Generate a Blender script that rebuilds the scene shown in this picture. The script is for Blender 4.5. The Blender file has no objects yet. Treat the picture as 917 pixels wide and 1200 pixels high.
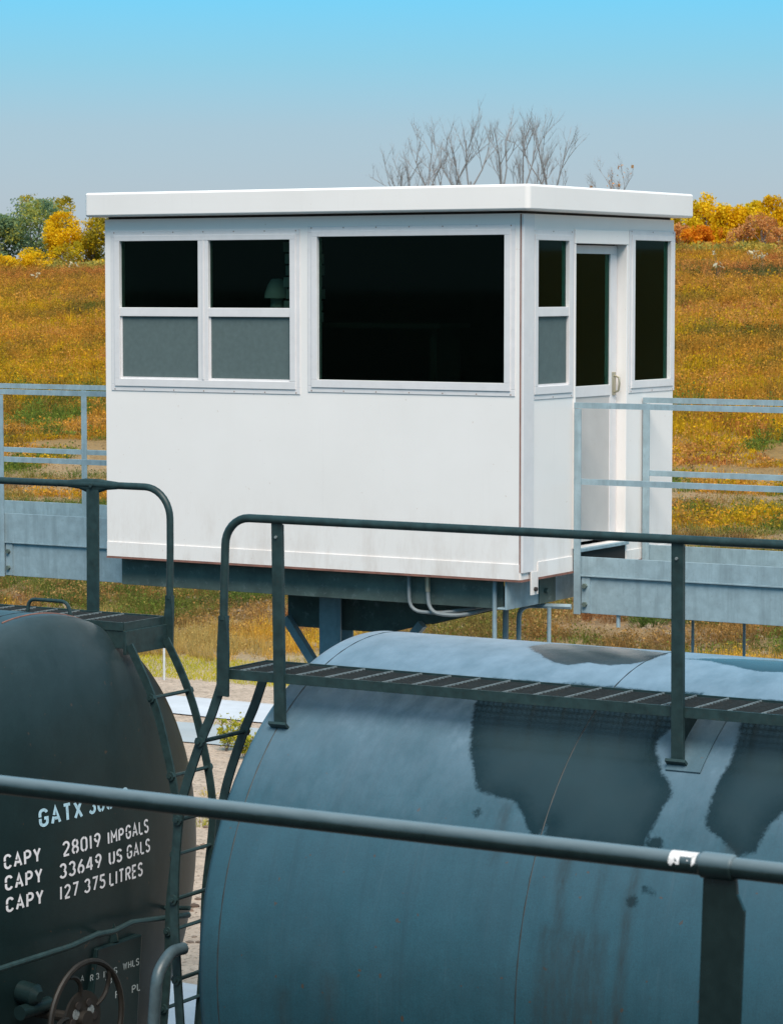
import bpy, bmesh, math, random
import numpy as np
from mathutils import Vector, Matrix

random.seed(7)
rng = np.random.default_rng(7)
scene = bpy.context.scene
C = scene.collection
R_ = math.radians
EYE = 6.1                       # eye height above the rail yard; all builders use heights relative to the eye

# ------------------------------------------------------------------ camera
HEAD, PITCH = R_(58.8), math.atan(263 / 3369)
fh = Vector((-math.cos(HEAD), math.sin(HEAD), 0)); rt = Vector((math.sin(HEAD), math.cos(HEAD), 0)); upw = Vector((0, 0, 1))
fwd = fh * math.cos(PITCH) - upw * math.sin(PITCH); cup = upw * math.cos(PITCH) + fh * math.sin(PITCH)
cam = bpy.data.cameras.new('camera')
cam.sensor_fit = 'HORIZONTAL'; cam.sensor_width = 36; cam.lens = 3369 / 917 * 36
cam.clip_start = 0.1; cam.clip_end = 9000
cam.dof.use_dof = True; cam.dof.focus_distance = 17.0; cam.dof.aperture_fstop = 22
co = bpy.data.objects.new('camera', cam); C.objects.link(co)
M = Matrix((rt, cup, -fwd)).transposed().to_4x4(); M.translation = Vector((0, 0, EYE))
co.matrix_world = M
scene.camera = co

# ------------------------------------------------------------------ sky, sun, exposure
SUN_EL, SUN_AZ = R_(54), Vector((0.62, -0.78, 0)).normalized()
w = bpy.data.worlds.new('World'); scene.world = w; w.use_nodes = True
nt = w.node_tree; nt.nodes.clear()
out = nt.nodes.new('ShaderNodeOutputWorld'); bg = nt.nodes.new('ShaderNodeBackground'); bg.inputs[1].default_value = 0.1
sky = nt.nodes.new('ShaderNodeTexSky'); sky.sky_type = 'NISHITA'; sky.sun_disc = False
sky.sun_elevation = SUN_EL; sky.sun_rotation = math.atan2(SUN_AZ.x, SUN_AZ.y); sky.air_density = 1.0; sky.dust_density = 1.0
tc = nt.nodes.new('ShaderNodeTexCoord'); sep = nt.nodes.new('ShaderNodeSeparateXYZ')
nt.links.new(tc.outputs['Generated'], sep.inputs[0])
ramp = nt.nodes.new('ShaderNodeValToRGB')
nt.links.new(sep.outputs[2], ramp.inputs[0])
SK = 0.328
ramp.color_ramp.elements[0].position = 0.0; ramp.color_ramp.elements[0].color = (0.50 * SK, 0.58 * SK, 0.70 * SK, 1)
ramp.color_ramp.elements[1].position = 1.0; ramp.color_ramp.elements[1].color = (0.30 * SK, 0.62 * SK, 0.86 * SK, 1)
for p_, c_ in ((0.030, (0.44, 0.565, 0.69)), (0.055, (0.37, 0.58, 0.74)), (0.078, (0.22, 0.64, 0.88)), (0.100, (0.115, 0.69, 1.06)), (0.25, (0.18, 0.63, 0.92))):
    e = ramp.color_ramp.elements.new(p_); e.color = tuple(v * SK for v in c_) + (1,)
sc10 = nt.nodes.new('ShaderNodeVectorMath'); sc10.operation = 'SCALE'; sc10.inputs[3].default_value = 10.0
nt.links.new(ramp.outputs[0], sc10.inputs[0])
mx = nt.nodes.new('ShaderNodeMix'); mx.data_type = 'RGBA'; mx.inputs[0].default_value = 0.90
nt.links.new(sky.outputs[0], mx.inputs[6]); nt.links.new(sc10.outputs[0], mx.inputs[7])
nt.links.new(mx.outputs[2], bg.inputs[0]); nt.links.new(bg.outputs[0], out.inputs[0])

sl = bpy.data.lights.new('sun', 'SUN'); sl.energy = 2.0; sl.angle = R_(38); sl.color = (1.0, 0.895, 0.785)
so = bpy.data.objects.new('sun', sl); C.objects.link(so)
sd = (SUN_AZ * math.cos(SUN_EL) + upw * math.sin(SUN_EL))
so.rotation_euler = sd.to_track_quat('Z', 'Y').to_euler(); so.location = (20, -20, 40)
scene.view_settings.view_transform = 'Standard'; scene.view_settings.look = 'None'
scene.view_settings.exposure = 1.32; scene.view_settings.gamma = 1.0

# ------------------------------------------------------------------ materials
def mat_new(name):
    m = bpy.data.materials.new(name); m.use_nodes = True
    n = m.node_tree; b = n.nodes['Principled BSDF']
    return m, n, b
def N(n, t, **k):
    x = n.nodes.new(t)
    for a, v in k.items(): setattr(x, a, v)
    return x
def noise(n, scale, detail=4, rough=0.6, coord=None, vec=None):
    x = N(n, 'ShaderNodeTexNoise'); x.inputs['Scale'].default_value = scale; x.inputs['Detail'].default_value = detail
    x.inputs['Roughness'].default_value = rough
    if vec is None:
        c = N(n, 'ShaderNodeNewGeometry').outputs['Position']
        if coord is not None:
            mp = N(n, 'ShaderNodeMapping'); mp.inputs['Scale'].default_value = coord
            n.links.new(c, mp.inputs[0]); c = mp.outputs[0]
        vec = c
    n.links.new(vec, x.inputs['Vector'])
    return x.outputs['Fac']
def rampf(n, fac, pts):
    r = N(n, 'ShaderNodeValToRGB'); n.links.new(fac, r.inputs[0]); els = r.color_ramp.elements
    while len(els) < len(pts): els.new(0.5)
    for e, (p, c) in zip(els, pts):
        e.position = p; e.color = (c if len(c) == 4 else tuple(c) + (1,)) if hasattr(c, '__len__') else (c, c, c, 1)
    return r.outputs[0]
def mixc(n, fac, a, b, mode='MIX'):
    m = N(n, 'ShaderNodeMix', data_type='RGBA', blend_type=mode)
    for s, v in ((0, fac), (6, a), (7, b)):
        if isinstance(v, (int, float)): m.inputs[s].default_value = v
        elif isinstance(v, tuple): m.inputs[s].default_value = v if len(v) == 4 else v + (1,)
        else: n.links.new(v, m.inputs[s])
    return m.outputs[2]
def bump(n, b, h, strength=0.1, dist=0.01):
    x = N(n, 'ShaderNodeBump'); x.inputs['Strength'].default_value = strength; x.inputs['Distance'].default_value = dist
    n.links.new(h, x.inputs['Height']); n.links.new(x.outputs[0], b.inputs['Normal'])
def paint(name, col, rough=0.5, var=0.25, scale=6, dirt=None, dirt_amt=0.5, metal=0.0, spec=0.5, bmp=0.06, streak=None):
    m, n, b = mat_new(name)
    f = noise(n, scale)
    lo = tuple(c * (1 - var) for c in col); hi = tuple(min(1, c * (1 + var)) for c in col)
    c = rampf(n, f, ((0.3, lo), (0.7, hi)))
    if streak:
        s = rampf(n, noise(n, 3.0, 5, 0.65, coord=streak), ((0.48, 0.0), (0.75, 1.0)))
        c = mixc(n, s, c, tuple(v * 0.72 for v in col))
    if dirt:
        d = rampf(n, noise(n, scale * 2.3, 6, 0.7), ((0.56, 0.0), (0.72, dirt_amt)))
        c = mixc(n, d, c, dirt)
    n.links.new(c, b.inputs['Base Color'])
    b.inputs['Roughness'].default_value = rough; b.inputs['Metallic'].default_value = metal
    b.inputs['Specular IOR Level'].default_value = spec
    if bmp: bump(n, b, noise(n, 90, 3), bmp, 0.004)
    return m
MAT = {}
def mat_panel():
    m, n, b = mat_new('white_painted_panel')
    c = rampf(n, noise(n, 1.6, 5, 0.6), ((0.3, (0.795, 0.752, 0.722)), (0.7, (0.83, 0.787, 0.760))))
    sp = N(n, 'ShaderNodeSeparateXYZ'); n.links.new(N(n, 'ShaderNodeNewGeometry').outputs['Position'], sp.inputs[0])
    mr = N(n, 'ShaderNodeMapRange'); mr.inputs[1].default_value = 4.75; mr.inputs[2].default_value = 4.25; n.links.new(sp.outputs[2], mr.inputs[0])
    g = N(n, 'ShaderNodeMath', operation='MULTIPLY'); n.links.new(mr.outputs[0], g.inputs[0])
    n.links.new(rampf(n, noise(n, 5, 6, 0.72, coord=(1.6, 1.6, 0.45)), ((0.46, 0.0), (0.75, 0.55))), g.inputs[1])
    c = mixc(n, g.outputs[0], c, (0.50, 0.41, 0.35))
    sp2 = rampf(n, noise(n, 34, 3, 0.5), ((0.735, 0.0), (0.76, 0.35)))
    c = mixc(n, sp2, c, (0.50, 0.36, 0.28))
    st = rampf(n, noise(n, 4, 5, 0.7, coord=(5, 5, 0.22)), ((0.60, 0.0), (0.85, 0.16)))
    c = mixc(n, st, c, (0.60, 0.55, 0.52))
    n.links.new(c, b.inputs['Base Color']); b.inputs['Roughness'].default_value = 0.5
    bump(n, b, noise(n, 1.1, 2, 0.4), 0.25, 0.02)
    return m
MAT['white'] = mat_panel()
MAT['trim'] = paint('grey_white_aluminium', (0.69, 0.665, 0.665), 0.45, 0.04, 9, dirt=(0.45, 0.42, 0.42), dirt_amt=0.18, bmp=0.03)
MAT['door_grey'] = paint('grey_door_paint', (0.52, 0.49, 0.47), 0.5, 0.05, 5, dirt=(0.40, 0.35, 0.3), dirt_amt=0.2)
MAT['gasket'] = paint('dark_gasket', (0.02, 0.016, 0.014), 0.8, 0.2)
MAT['rust_line'] = paint('rusty_flashing', (0.22, 0.10, 0.075), 0.8, 0.3, 12)
MAT['galv'] = paint('galvanised_steel', (0.295, 0.395, 0.44), 0.55, 0.14, 14, dirt=(0.20, 0.245, 0.265), dirt_amt=0.5, metal=0.15, bmp=0.05, streak=(5, 5, 0.5))
MAT['galv_dull'] = paint('dull_galvanised_beam', (0.100, 0.135, 0.118), 0.65, 0.25, 7, dirt=(0.38, 0.42, 0.42), dirt_amt=0.45, metal=0.1, bmp=0.05)
MAT['conduit'] = paint('grey_conduit', (0.22, 0.25, 0.26), 0.5, 0.15, 10, dirt=(0.20, 0.12, 0.07), dirt_amt=0.4)
MAT['green_steel'] = paint('dark_green_steel_paint', (0.018, 0.038, 0.039), 0.42, 0.3, 20, dirt=(0.045, 0.040, 0.032), dirt_amt=0.4, spec=0.35)
MAT['grate'] = paint('weathered_grating', (0.022, 0.026, 0.026), 0.7, 0.3, 25, dirt=(0.07, 0.05, 0.035), dirt_amt=0.6)
MAT['grate_edge'] = paint('worn_bar_edge', (0.19, 0.22, 0.225), 0.5, 0.5, 60)
MAT['rim'] = paint('brown_brake_wheel', (0.012, 0.0095, 0.0065), 0.6, 0.35, 14)
MAT['stencil'] = paint('stencil_white', (0.74, 0.72, 0.74), 0.7, 0.12, 30, dirt=(0.12, 0.14, 0.14), dirt_amt=0.45, bmp=0)
MAT['stencil_blue'] = paint('stencil_pale_blue', (0.42, 0.62, 0.72), 0.7, 0.2, 30, dirt=(0.06, 0.09, 0.09), dirt_amt=0.8, bmp=0)
MAT['stencil_grey'] = paint('stencil_faded', (0.34, 0.38, 0.38), 0.7, 0.2, 30, dirt=(0.06, 0.08, 0.08), dirt_amt=0.8, bmp=0)
MAT['screw'] = paint('rusty_screw', (0.34, 0.24, 0.20), 0.6, 0.3)
MAT['old_white'] = paint('worn_white_paint', (0.66, 0.63, 0.62), 0.7, 0.2, 70, dirt=(0.12, 0.09, 0.07), dirt_amt=0.7, bmp=0)
MAT['seam'] = paint('dark_seam_line', (0.012, 0.018, 0.020), 0.6, 0.3)
MAT['grab'] = paint('blue_grey_grab_paint', (0.055, 0.085, 0.098), 0.4, 0.2, 15)
MAT['under'] = paint('black_underframe', (0.02, 0.02, 0.02), 0.8, 0.3)
MAT['screen'] = paint('grey_insect_screen', (0.10, 0.135, 0.135), 0.8, 0.08, 30, bmp=0.0, spec=0.15)
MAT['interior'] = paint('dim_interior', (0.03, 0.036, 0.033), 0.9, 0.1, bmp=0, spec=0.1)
MAT['pale'] = paint('pale_fixture', (0.85, 0.80, 0.78), 0.6, 0.1, bmp=0)
MAT['knob'] = paint('worn_brass', (0.42, 0.38, 0.28), 0.35, 0.1, metal=0.5)
MAT['bark'] = paint('grey_brown_bark', (0.10, 0.085, 0.075), 0.9, 0.3, 8, bmp=0.2)
MAT['bark_pale'] = paint('pale_grey_bark_haze', (0.26, 0.26, 0.27), 0.9, 0.25, 8, bmp=0.2)  # distance haze painted into the bark colour, paler than the other bark
MAT['rail_steel'] = paint('rail_steel', (0.12, 0.09, 0.075), 0.5, 0.3, metal=0.4)
MAT['sleeper'] = paint('old_timber', (0.07, 0.055, 0.045), 0.9, 0.3)
MAT['marker'] = paint('weathered_white_post', (0.55, 0.57, 0.58), 0.7, 0.1)

def mat_glass():
    m, n, b = mat_new('tinted_glass')
    n.nodes.remove(b)
    o = [x for x in n.nodes if x.type == 'OUTPUT_MATERIAL'][0]
    t = N(n, 'ShaderNodeBsdfTransparent'); t.inputs[0].default_value = (0.44, 0.54, 0.50, 1)
    g = N(n, 'ShaderNodeBsdfGlossy'); g.inputs['Roughness'].default_value = 0.03; g.inputs['Color'].default_value = (0.55, 0.95, 0.85, 1)
    fr = N(n, 'ShaderNodeFresnel'); fr.inputs[0].default_value = 1.16
    mm = N(n, 'ShaderNodeMixShader')
    n.links.new(fr.outputs[0], mm.inputs[0]); n.links.new(t.outputs[0], mm.inputs[1]); n.links.new(g.outputs[0], mm.inputs[2])
    n.links.new(mm.outputs[0], o.inputs[0])
    return m
MAT['glass'] = mat_glass()

def mat_vcol(name, rough=0.85, trans=0.25):
    m, n, b = mat_new(name)
    a = N(n, 'ShaderNodeAttribute'); a.attribute_name = 'Col'
    n.links.new(a.outputs['Color'], b.inputs['Base Color'])
    b.inputs['Roughness'].default_value = rough; b.inputs['Specular IOR Level'].default_value = 0.15
    o = [x for x in n.nodes if x.type == 'OUTPUT_MATERIAL'][0]
    t = N(n, 'ShaderNodeBsdfTranslucent'); n.links.new(a.outputs['Color'], t.inputs[0])
    mm = N(n, 'ShaderNodeMixShader'); mm.inputs[0].default_value = trans
    n.links.new(b.outputs[0], mm.inputs[1]); n.links.new(t.outputs[0], mm.inputs[2]); n.links.new(mm.outputs[0], o.inputs[0])
    return m
MAT['veg'] = mat_vcol('dry_vegetation', 0.85, 0.38)
MAT['leaf'] = mat_vcol('autumn_leaves', 0.7, 0.45)

def mat_tank(name, col, top_dust, stained, lit_chalk):
    m, n, b = mat_new(name)
    f = noise(n, 5, 6, 0.65)
    c = rampf(n, f, ((0.25, tuple(v * 0.82 for v in col)), (0.75, tuple(v * 1.15 for v in col))))
    fine = rampf(n, noise(n, 140, 2), ((0.3, 0.82), (0.7, 1.18)))
    c = mixc(n, 1.0, c, fine, 'MULTIPLY')
    # run-off streaks down the shell
    s = rampf(n, noise(n, 2.0, 6, 0.7, coord=(9, 0.7, 0.45)), ((0.50, 0.0), (0.78, 0.75)))
    c = mixc(n, s, c, tuple(v * 0.66 for v in col))
    s2 = rampf(n, noise(n, 3.1, 5, 0.7, coord=(14, 0.5, 0.35)), ((0.60, 0.0), (0.8, 0.45)))
    c = mixc(n, s2, c, top_dust)
    # chips
    ch = rampf(n, noise(n, 26, 2, 0.4), ((0.745, 0.0), (0.76, 1.0)))
    c = mixc(n, ch, c, (0.05, 0.035, 0.025))
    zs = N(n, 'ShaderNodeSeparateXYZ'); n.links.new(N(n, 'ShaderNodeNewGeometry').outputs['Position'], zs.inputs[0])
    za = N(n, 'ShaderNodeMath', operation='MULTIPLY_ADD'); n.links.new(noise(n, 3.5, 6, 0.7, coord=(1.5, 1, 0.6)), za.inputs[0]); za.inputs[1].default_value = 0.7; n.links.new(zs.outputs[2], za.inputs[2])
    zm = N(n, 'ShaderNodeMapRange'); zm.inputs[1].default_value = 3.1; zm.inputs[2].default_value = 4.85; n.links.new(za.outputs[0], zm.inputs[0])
    lit_top = rampf(n, zm.outputs[0], ((0.0, 0.0), (0.5, 0.10), (0.72, 0.30), (1.0, 0.95)))  # chalked paint paler with height; top-lit brightness put into the colour too
    c = mixc(n, lit_top, c, lit_chalk)
    rg = 0.36
    if stained:
        a = N(n, 'ShaderNodeAttribute'); a.attribute_name = 'stain'
        nz = noise(n, 45, 6, 0.75)
        md = N(n, 'ShaderNodeMath', operation='MULTIPLY_ADD'); n.links.new(nz, md.inputs[0]); md.inputs[1].default_value = 0.055; md.inputs[2].default_value = -0.0275
        ad = N(n, 'ShaderNodeMath', operation='ADD'); n.links.new(a.outputs['Fac'], ad.inputs[0]); n.links.new(md.outputs[0], ad.inputs[1])
        mr = N(n, 'ShaderNodeMapRange'); mr.inputs[1].default_value = -0.25; mr.inputs[2].default_value = 0.25
        n.links.new(ad.outputs[0], mr.inputs[0])
        v = mr.outputs[0]
        mask = rampf(n, v, ((0.478, 0.0), (0.518, 0.96)))
        inner = rampf(n, v, ((0.50, (0.002, 0.009, 0.011)), (0.57, (0.004, 0.013, 0.015)), (0.70, (0.012, 0.025, 0.029)), (1.0, (0.018, 0.034, 0.038))))
        inner = mixc(n, rampf(n, noise(n, 7, 6, 0.7), ((0.4, 0.0), (0.7, 0.35))), inner, (0.020, 0.030, 0.032))
        c = mixc(n, mask, c, inner)
        b2 = N(n, 'ShaderNodeAttribute'); b2.attribute_name = 'grime'
        gm = N(n, 'ShaderNodeMath', operation='MULTIPLY'); n.links.new(b2.outputs['Fac'], gm.inputs[0])
        n.links.new(rampf(n, noise(n, 14, 5, 0.7, coord=(2.5, 1, 0.5)), ((0.3, 0.15), (0.65, 0.95))), gm.inputs[1])
        c = mixc(n, gm.outputs[0], c, (0.022, 0.024, 0.022))
        r = rampf(n, mask, ((0.0, rg), (1.0, 0.20)))
        n.links.new(r, b.inputs['Roughness'])
    else:
        b.inputs['Roughness'].default_value = rg
    b.inputs['Specular IOR Level'].default_value = 0.5 if stained else 0.22
    n.links.new(c, b.inputs['Base Color'])
    bump(n, b, noise(n, 2.2, 3, 0.5), 0.22, 0.03)
    return m
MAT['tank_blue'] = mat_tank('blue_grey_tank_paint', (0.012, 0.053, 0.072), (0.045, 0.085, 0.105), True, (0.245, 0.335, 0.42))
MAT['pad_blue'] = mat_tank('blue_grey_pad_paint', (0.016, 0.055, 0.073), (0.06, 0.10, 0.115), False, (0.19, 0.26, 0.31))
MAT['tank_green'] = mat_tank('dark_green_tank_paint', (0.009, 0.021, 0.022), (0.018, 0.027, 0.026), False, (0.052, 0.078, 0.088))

# ------------------------------------------------------------------ mesh helpers
WL = {}
class MB:
    def __init__(s): s.v = []; s.f = []
    def add(s, vs, fs):
        o = len(s.v); s.v += [tuple(v) for v in vs]; s.f += [tuple(i + o for i in f) for f in fs]; return s
    def box(s, x0, x1, y0, y1, z0, z1):
        vs = [(x, y, z) for z in (z0, z1) for y in (y0, y1) for x in (x0, x1)]
        return s.add(vs, [(0, 2, 3, 1), (4, 5, 7, 6), (0, 1, 5, 4), (2, 6, 7, 3), (0, 4, 6, 2), (1, 3, 7, 5)])
    def bar(s, a, b, w, h, side=(0, 0, 1)):
        a, b = Vector(a), Vector(b); d = (b - a).normalized(); sd_ = Vector(side)
        u = d.cross(sd_)
        if u.length < 1e-5: u = d.cross(Vector((1, 0, 0)))
        u.normalize(); t = u.cross(d).normalized()
        vs = [p + u * (i * w / 2) + t * (j * h / 2) for p in (a, b) for i, j in ((-1, -1), (1, -1), (1, 1), (-1, 1))]
        return s.add(vs, [(3, 2, 1, 0), (4, 5, 6, 7), (0, 1, 5, 4), (1, 2, 6, 5), (2, 3, 7, 6), (3, 0, 4, 7)])
    def sweep(s, pts, prof, closed=False, up=(0, 0, 1)):
        """sweep a closed profile [(a,b)...] along pts; a along cross(d,up), b along the third axis; prof may be a function of index"""
        pts = [Vector(p) for p in pts]; n = len(pts); rings = []
        ref = Vector(up); last = None
        for i, p in enumerate(pts):
            if closed: d = pts[(i + 1) % n] - pts[i - 1]
            else: d = pts[min(i + 1, n - 1)] - pts[max(i - 1, 0)]
            d.normalize()
            u = d.cross(ref)
            if u.length < 1e-3: u = last if last is not None else d.cross(Vector((1, 0.01, 0)))
            u = (u - d * u.dot(d)).normalized()
            if last is not None and u.dot(last) < 0: u = -u
            last = u; t = u.cross(d)
            pr = prof(i / (n - 1) if n > 1 else 0) if callable(prof) else prof
            rings.append([p + u * a + t * b for a, b in pr])
        k = len(rings[0]); vs = [v for r in rings for v in r]; fs = []
        for i in range(n if closed else n - 1):
            a, b = i * k, ((i + 1) % n) * k
            for j in range(k): fs.append((a + j, a + (j + 1) % k, b + (j + 1) % k, b + j))
        if not closed: fs += [tuple(range(k))[::-1], tuple((n - 1) * k + j for j in range(k))]
        return s.add(vs, fs)
    def tube(s, pts, r, n=10, closed=False, up=(0, 0, 1)):
        def pr(t):
            rr = r(t) if callable(r) else r
            return [(rr * math.cos(2 * math.pi * j / n), rr * math.sin(2 * math.pi * j / n)) for j in range(n)]
        return s.sweep(pts, pr, closed, up)
    def prism(s, poly, axis, a0, a1):
        def P(p, a):
            q = list(p); q.insert(axis, a); return q
        k = len(poly)
        vs = [P(p, a0) for p in poly] + [P(p, a1) for p in poly]
        return s.add(vs, [tuple(range(k))[::-1], tuple(range(k, 2 * k))] + [(j, (j + 1) % k, k + (j + 1) % k, k + j) for j in range(k)])
    def disc(s, c, axis, r, t, n=16):
        c = Vector(c); a = Vector((0, 0, 0)); a[axis] = t / 2
        return s.tube([c - a, c + a], r, n)
    def build(s, name, mat, parent=None, smooth=True, bevel=0.0, angle=35):
        v = np.array(s.v, dtype=float); c = (v.min(0) + v.max(0)) / 2
        me = bpy.data.meshes.new(name); me.from_pydata((v - c).tolist(), [], s.f)
        me.validate()
        bm = bmesh.new(); bm.from_mesh(me); bmesh.ops.recalc_face_normals(bm, faces=bm.faces); bm.to_mesh(me); bm.free()
        if smooth:
            me.shade_smooth(); me.set_sharp_from_angle(angle=R_(angle))
        if mat: me.materials.append(mat)
        o = bpy.data.objects.new(name, me); C.objects.link(o)
        wloc = Vector(c) + Vector((0, 0, EYE)); WL[o] = wloc
        if parent is not None:
            o.parent = parent; o.location = wloc - WL[parent]
        else: o.location = wloc
        if bevel:
            b = o.modifiers.new('edge_bevel', 'BEVEL'); b.width = bevel; b.segments = 2; b.limit_method = 'ANGLE'; b.angle_limit = R_(40)
        return o
def tag(o, label=None, cat=None, group=None, kind=None):
    if label: o['label'] = label
    if cat: o['category'] = cat
    if group: o['group'] = group
    if kind: o['kind'] = kind
    return o
def thing(name, label, cat, loc, group=None):
    o = bpy.data.objects.new(name, None); C.objects.link(o); o.empty_display_size = 0.3
    o.location = Vector(loc) + Vector((0, 0, EYE)); WL[o] = o.location.copy()
    return tag(o, label, cat, group)
def rep(o, d):
    c = o.copy(); C.objects.link(c); c.location = o.location + Vector(d); WL[c] = WL[o] + Vector(d)
    for ch in list(o.children):
        k = ch.copy(); C.objects.link(k); k.parent = c; WL[k] = WL[ch] + Vector(d)
    return c
def np_mesh(name, v, f, mat, col=None, parent=None, loc=None, smooth=False):
    """big vertex/face arrays (eye-relative heights); all faces have the same vertex count"""
    v = np.asarray(v, np.float32).copy(); f = np.asarray(f, np.int32)
    loc = np.array(loc if loc is not None else (0, 0, 0), np.float32)
    me = bpy.data.meshes.new(name); me.vertices.add(len(v)); me.vertices.foreach_set('co', (v - loc).ravel())
    k = f.shape[1]; me.loops.add(f.size); me.loops.foreach_set('vertex_index', f.ravel())
    me.polygons.add(len(f)); me.polygons.foreach_set('loop_start', np.arange(len(f), dtype=np.int32) * k)
    me.polygons.foreach_set('use_smooth', np.full(len(f), smooth))
    if col is not None:
        a = me.color_attributes.new('Col', 'FLOAT_COLOR', 'POINT')
        a.data.foreach_set('color', np.concatenate([col, np.ones((len(col), 1))], 1).astype(np.float32).ravel())
    me.update(calc_edges=True); me.validate()
    if mat: me.materials.append(mat)
    o = bpy.data.objects.new(name, me); C.objects.link(o)
    wl = Vector((float(loc[0]), float(loc[1]), float(loc[2]) + EYE)); WL[o] = wl
    if parent is not None: o.parent = parent; o.location = wl - WL[parent]
    else: o.location = wl
    return o
def arc_pts(c, r, a0, a1, n, f):
    return [f(c[0] + r * math.cos(R_(a0 + (a1 - a0) * i / n)), c[1] + r * math.sin(R_(a0 + (a1 - a0) * i / n))) for i in range(n + 1)]

# ------------------------------------------------------------------ terrain
def hash2(ix, iy, seed):
    h = (ix.astype(np.int64) * 374761393 + iy.astype(np.int64) * 668265263 + seed * 974634777) & 0xFFFFFFFF
    h = ((h ^ (h >> 13)) * 1274126177) & 0xFFFFFFFF
    return ((h ^ (h >> 16)) & 0xFFFFFF) / float(0xFFFFFF)
def vnoise(x, y, s, seed=0):
    x = np.asarray(x, float) / s; y = np.asarray(y, float) / s
    ix = np.floor(x).astype(np.int64); iy = np.floor(y).astype(np.int64); fx = x - ix; fy = y - iy
    fx = fx * fx * (3 - 2 * fx); fy = fy * fy * (3 - 2 * fy)
    a = hash2(ix, iy, seed); b = hash2(ix + 1, iy, seed); c = hash2(ix, iy + 1, seed); d = hash2(ix + 1, iy + 1, seed)
    return (a * (1 - fx) + b * fx) * (1 - fy) + (c * (1 - fx) + d * fx) * fy
def fbm(x, y, s, seed=0, o=3):
    t = 0; a = 1; n = 0
    for i in range(o): t = t + a * vnoise(x, y, s / 2 ** i, seed + i * 17); n += a; a *= 0.55
    return t / n
PY = np.array([-5000, 38.6, 40.5, 43.0, 46.0, 50, 58, 66, 74, 100, 130, 160, 178, 186, 260, 900, 6000])
PZ = np.array([-6.1, -6.1, -5.95, -5.62, -5.45, -5.40, -5.22, -5.02, -4.55, -2.95, -1.0, 1.15, 2.35, 2.55, 2.2, -4, -4])
def gz(x, y):
    x = np.asarray(x, float); y = np.asarray(y, float)
    z = np.interp(y, PY, PZ)
    k = np.clip((y - 39) / 8, 0, 1) * np.clip((400 - y) / 100, 0, 1)
    z = z + k * ((fbm(x, y, 14, 3) - 0.5) * 0.55 + (fbm(x, y, 3.2, 9) - 0.5) * 0.28)
    z = z - np.clip((y - 90) / 80, 0, 1) * np.clip((-x - 96) / 30, 0, 1) * 1.15
    return z + k * np.clip((y - 60) / 60, 0, 1) * (fbm(x, y, 45, 5) - 0.5) * 1.0

def mat_ground():
    m, n, b = mat_new('yard_and_hill_soil')
    sp = N(n, 'ShaderNodeSeparateXYZ'); n.links.new(N(n, 'ShaderNodeNewGeometry').outputs['Position'], sp.inputs[0])
    jig = N(n, 'ShaderNodeMath', operation='MULTIPLY_ADD'); n.links.new(noise(n, 0.35, 5), jig.inputs[0]); jig.inputs[1].default_value = 3.0
    ad = N(n, 'ShaderNodeMath', operation='ADD'); n.links.new(sp.outputs[1], ad.inputs[0]); n.links.new(jig.outputs[0], ad.inputs[1]); jig.inputs[2].default_value = -1.5
    mr = N(n, 'ShaderNodeMapRange'); mr.inputs[1].default_value = 0; mr.inputs[2].default_value = 200; n.links.new(ad.outputs[0], mr.inputs[0])
    sand, soil, dry, gold = (0.50, 0.385, 0.30), (0.20, 0.13, 0.075), (0.27, 0.165, 0.06), (0.24, 0.14, 0.04)
    c = rampf(n, mr.outputs[0], ((0.0, (0.13, 0.115, 0.10)), (0.085, (0.13, 0.115, 0.10)), (0.098, sand), (0.187, sand), (0.200, (0.30, 0.22, 0.10)), (0.215, (0.28, 0.185, 0.10)), (0.25, (0.24, 0.16, 0.075)), (0.32, (0.36, 0.24, 0.13)), (0.36, dry), (0.6, gold), (1.0, dry)))  # unseen ground near the tracks darkened to cut bounce light
    c = mixc(n, 1.0, c, rampf(n, noise(n, 3.0, 8, 0.75), ((0.25, 0.6), (0.75, 1.3))), 'MULTIPLY')
    peb = rampf(n, noise(n, 16, 3, 0.6), ((0.55, 0.0), (0.62, 0.6)))
    c = mixc(n, peb, c, (0.16, 0.12, 0.09))
    n.links.new(c, b.inputs['Base Color']); b.inputs['Roughness'].default_value = 0.95; b.inputs['Specular IOR Level'].default_value = 0.1
    bump(n, b, noise(n, 9, 8, 0.7), 0.6, 0.08)
    return m
MAT['ground'] = mat_ground()
ys = np.concatenate([np.array([-4000, -800, -200, -60, -20, 0, 10, 20, 30]), np.linspace(36, 70, 90), np.linspace(71, 190, 130), np.array([195, 205, 220, 240, 270, 320, 400, 520, 700, 1000, 2000, 5000])])
xs = np.concatenate([np.array([-5000, -2000, -900, -500, -350, -280]), np.linspace(-220, 40, 330), np.array([60, 100, 200, 400, 900, 2000, 5000])])
X, Y = np.meshgrid(xs, ys); Z = gz(X, Y)
nx, ny = len(xs), len(ys); idx = np.arange(nx * ny).reshape(ny, nx)
F = np.stack([idx[:-1, :-1], idx[:-1, 1:], idx[1:, 1:], idx[1:, :-1]], -1).reshape(-1, 4)
tag(np_mesh('ground', np.stack([X, Y, Z], -1).reshape(-1, 3), F, MAT['ground'], smooth=True), 'sandy rail yard ground rising into an autumn hillside', kind='structure')

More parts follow.
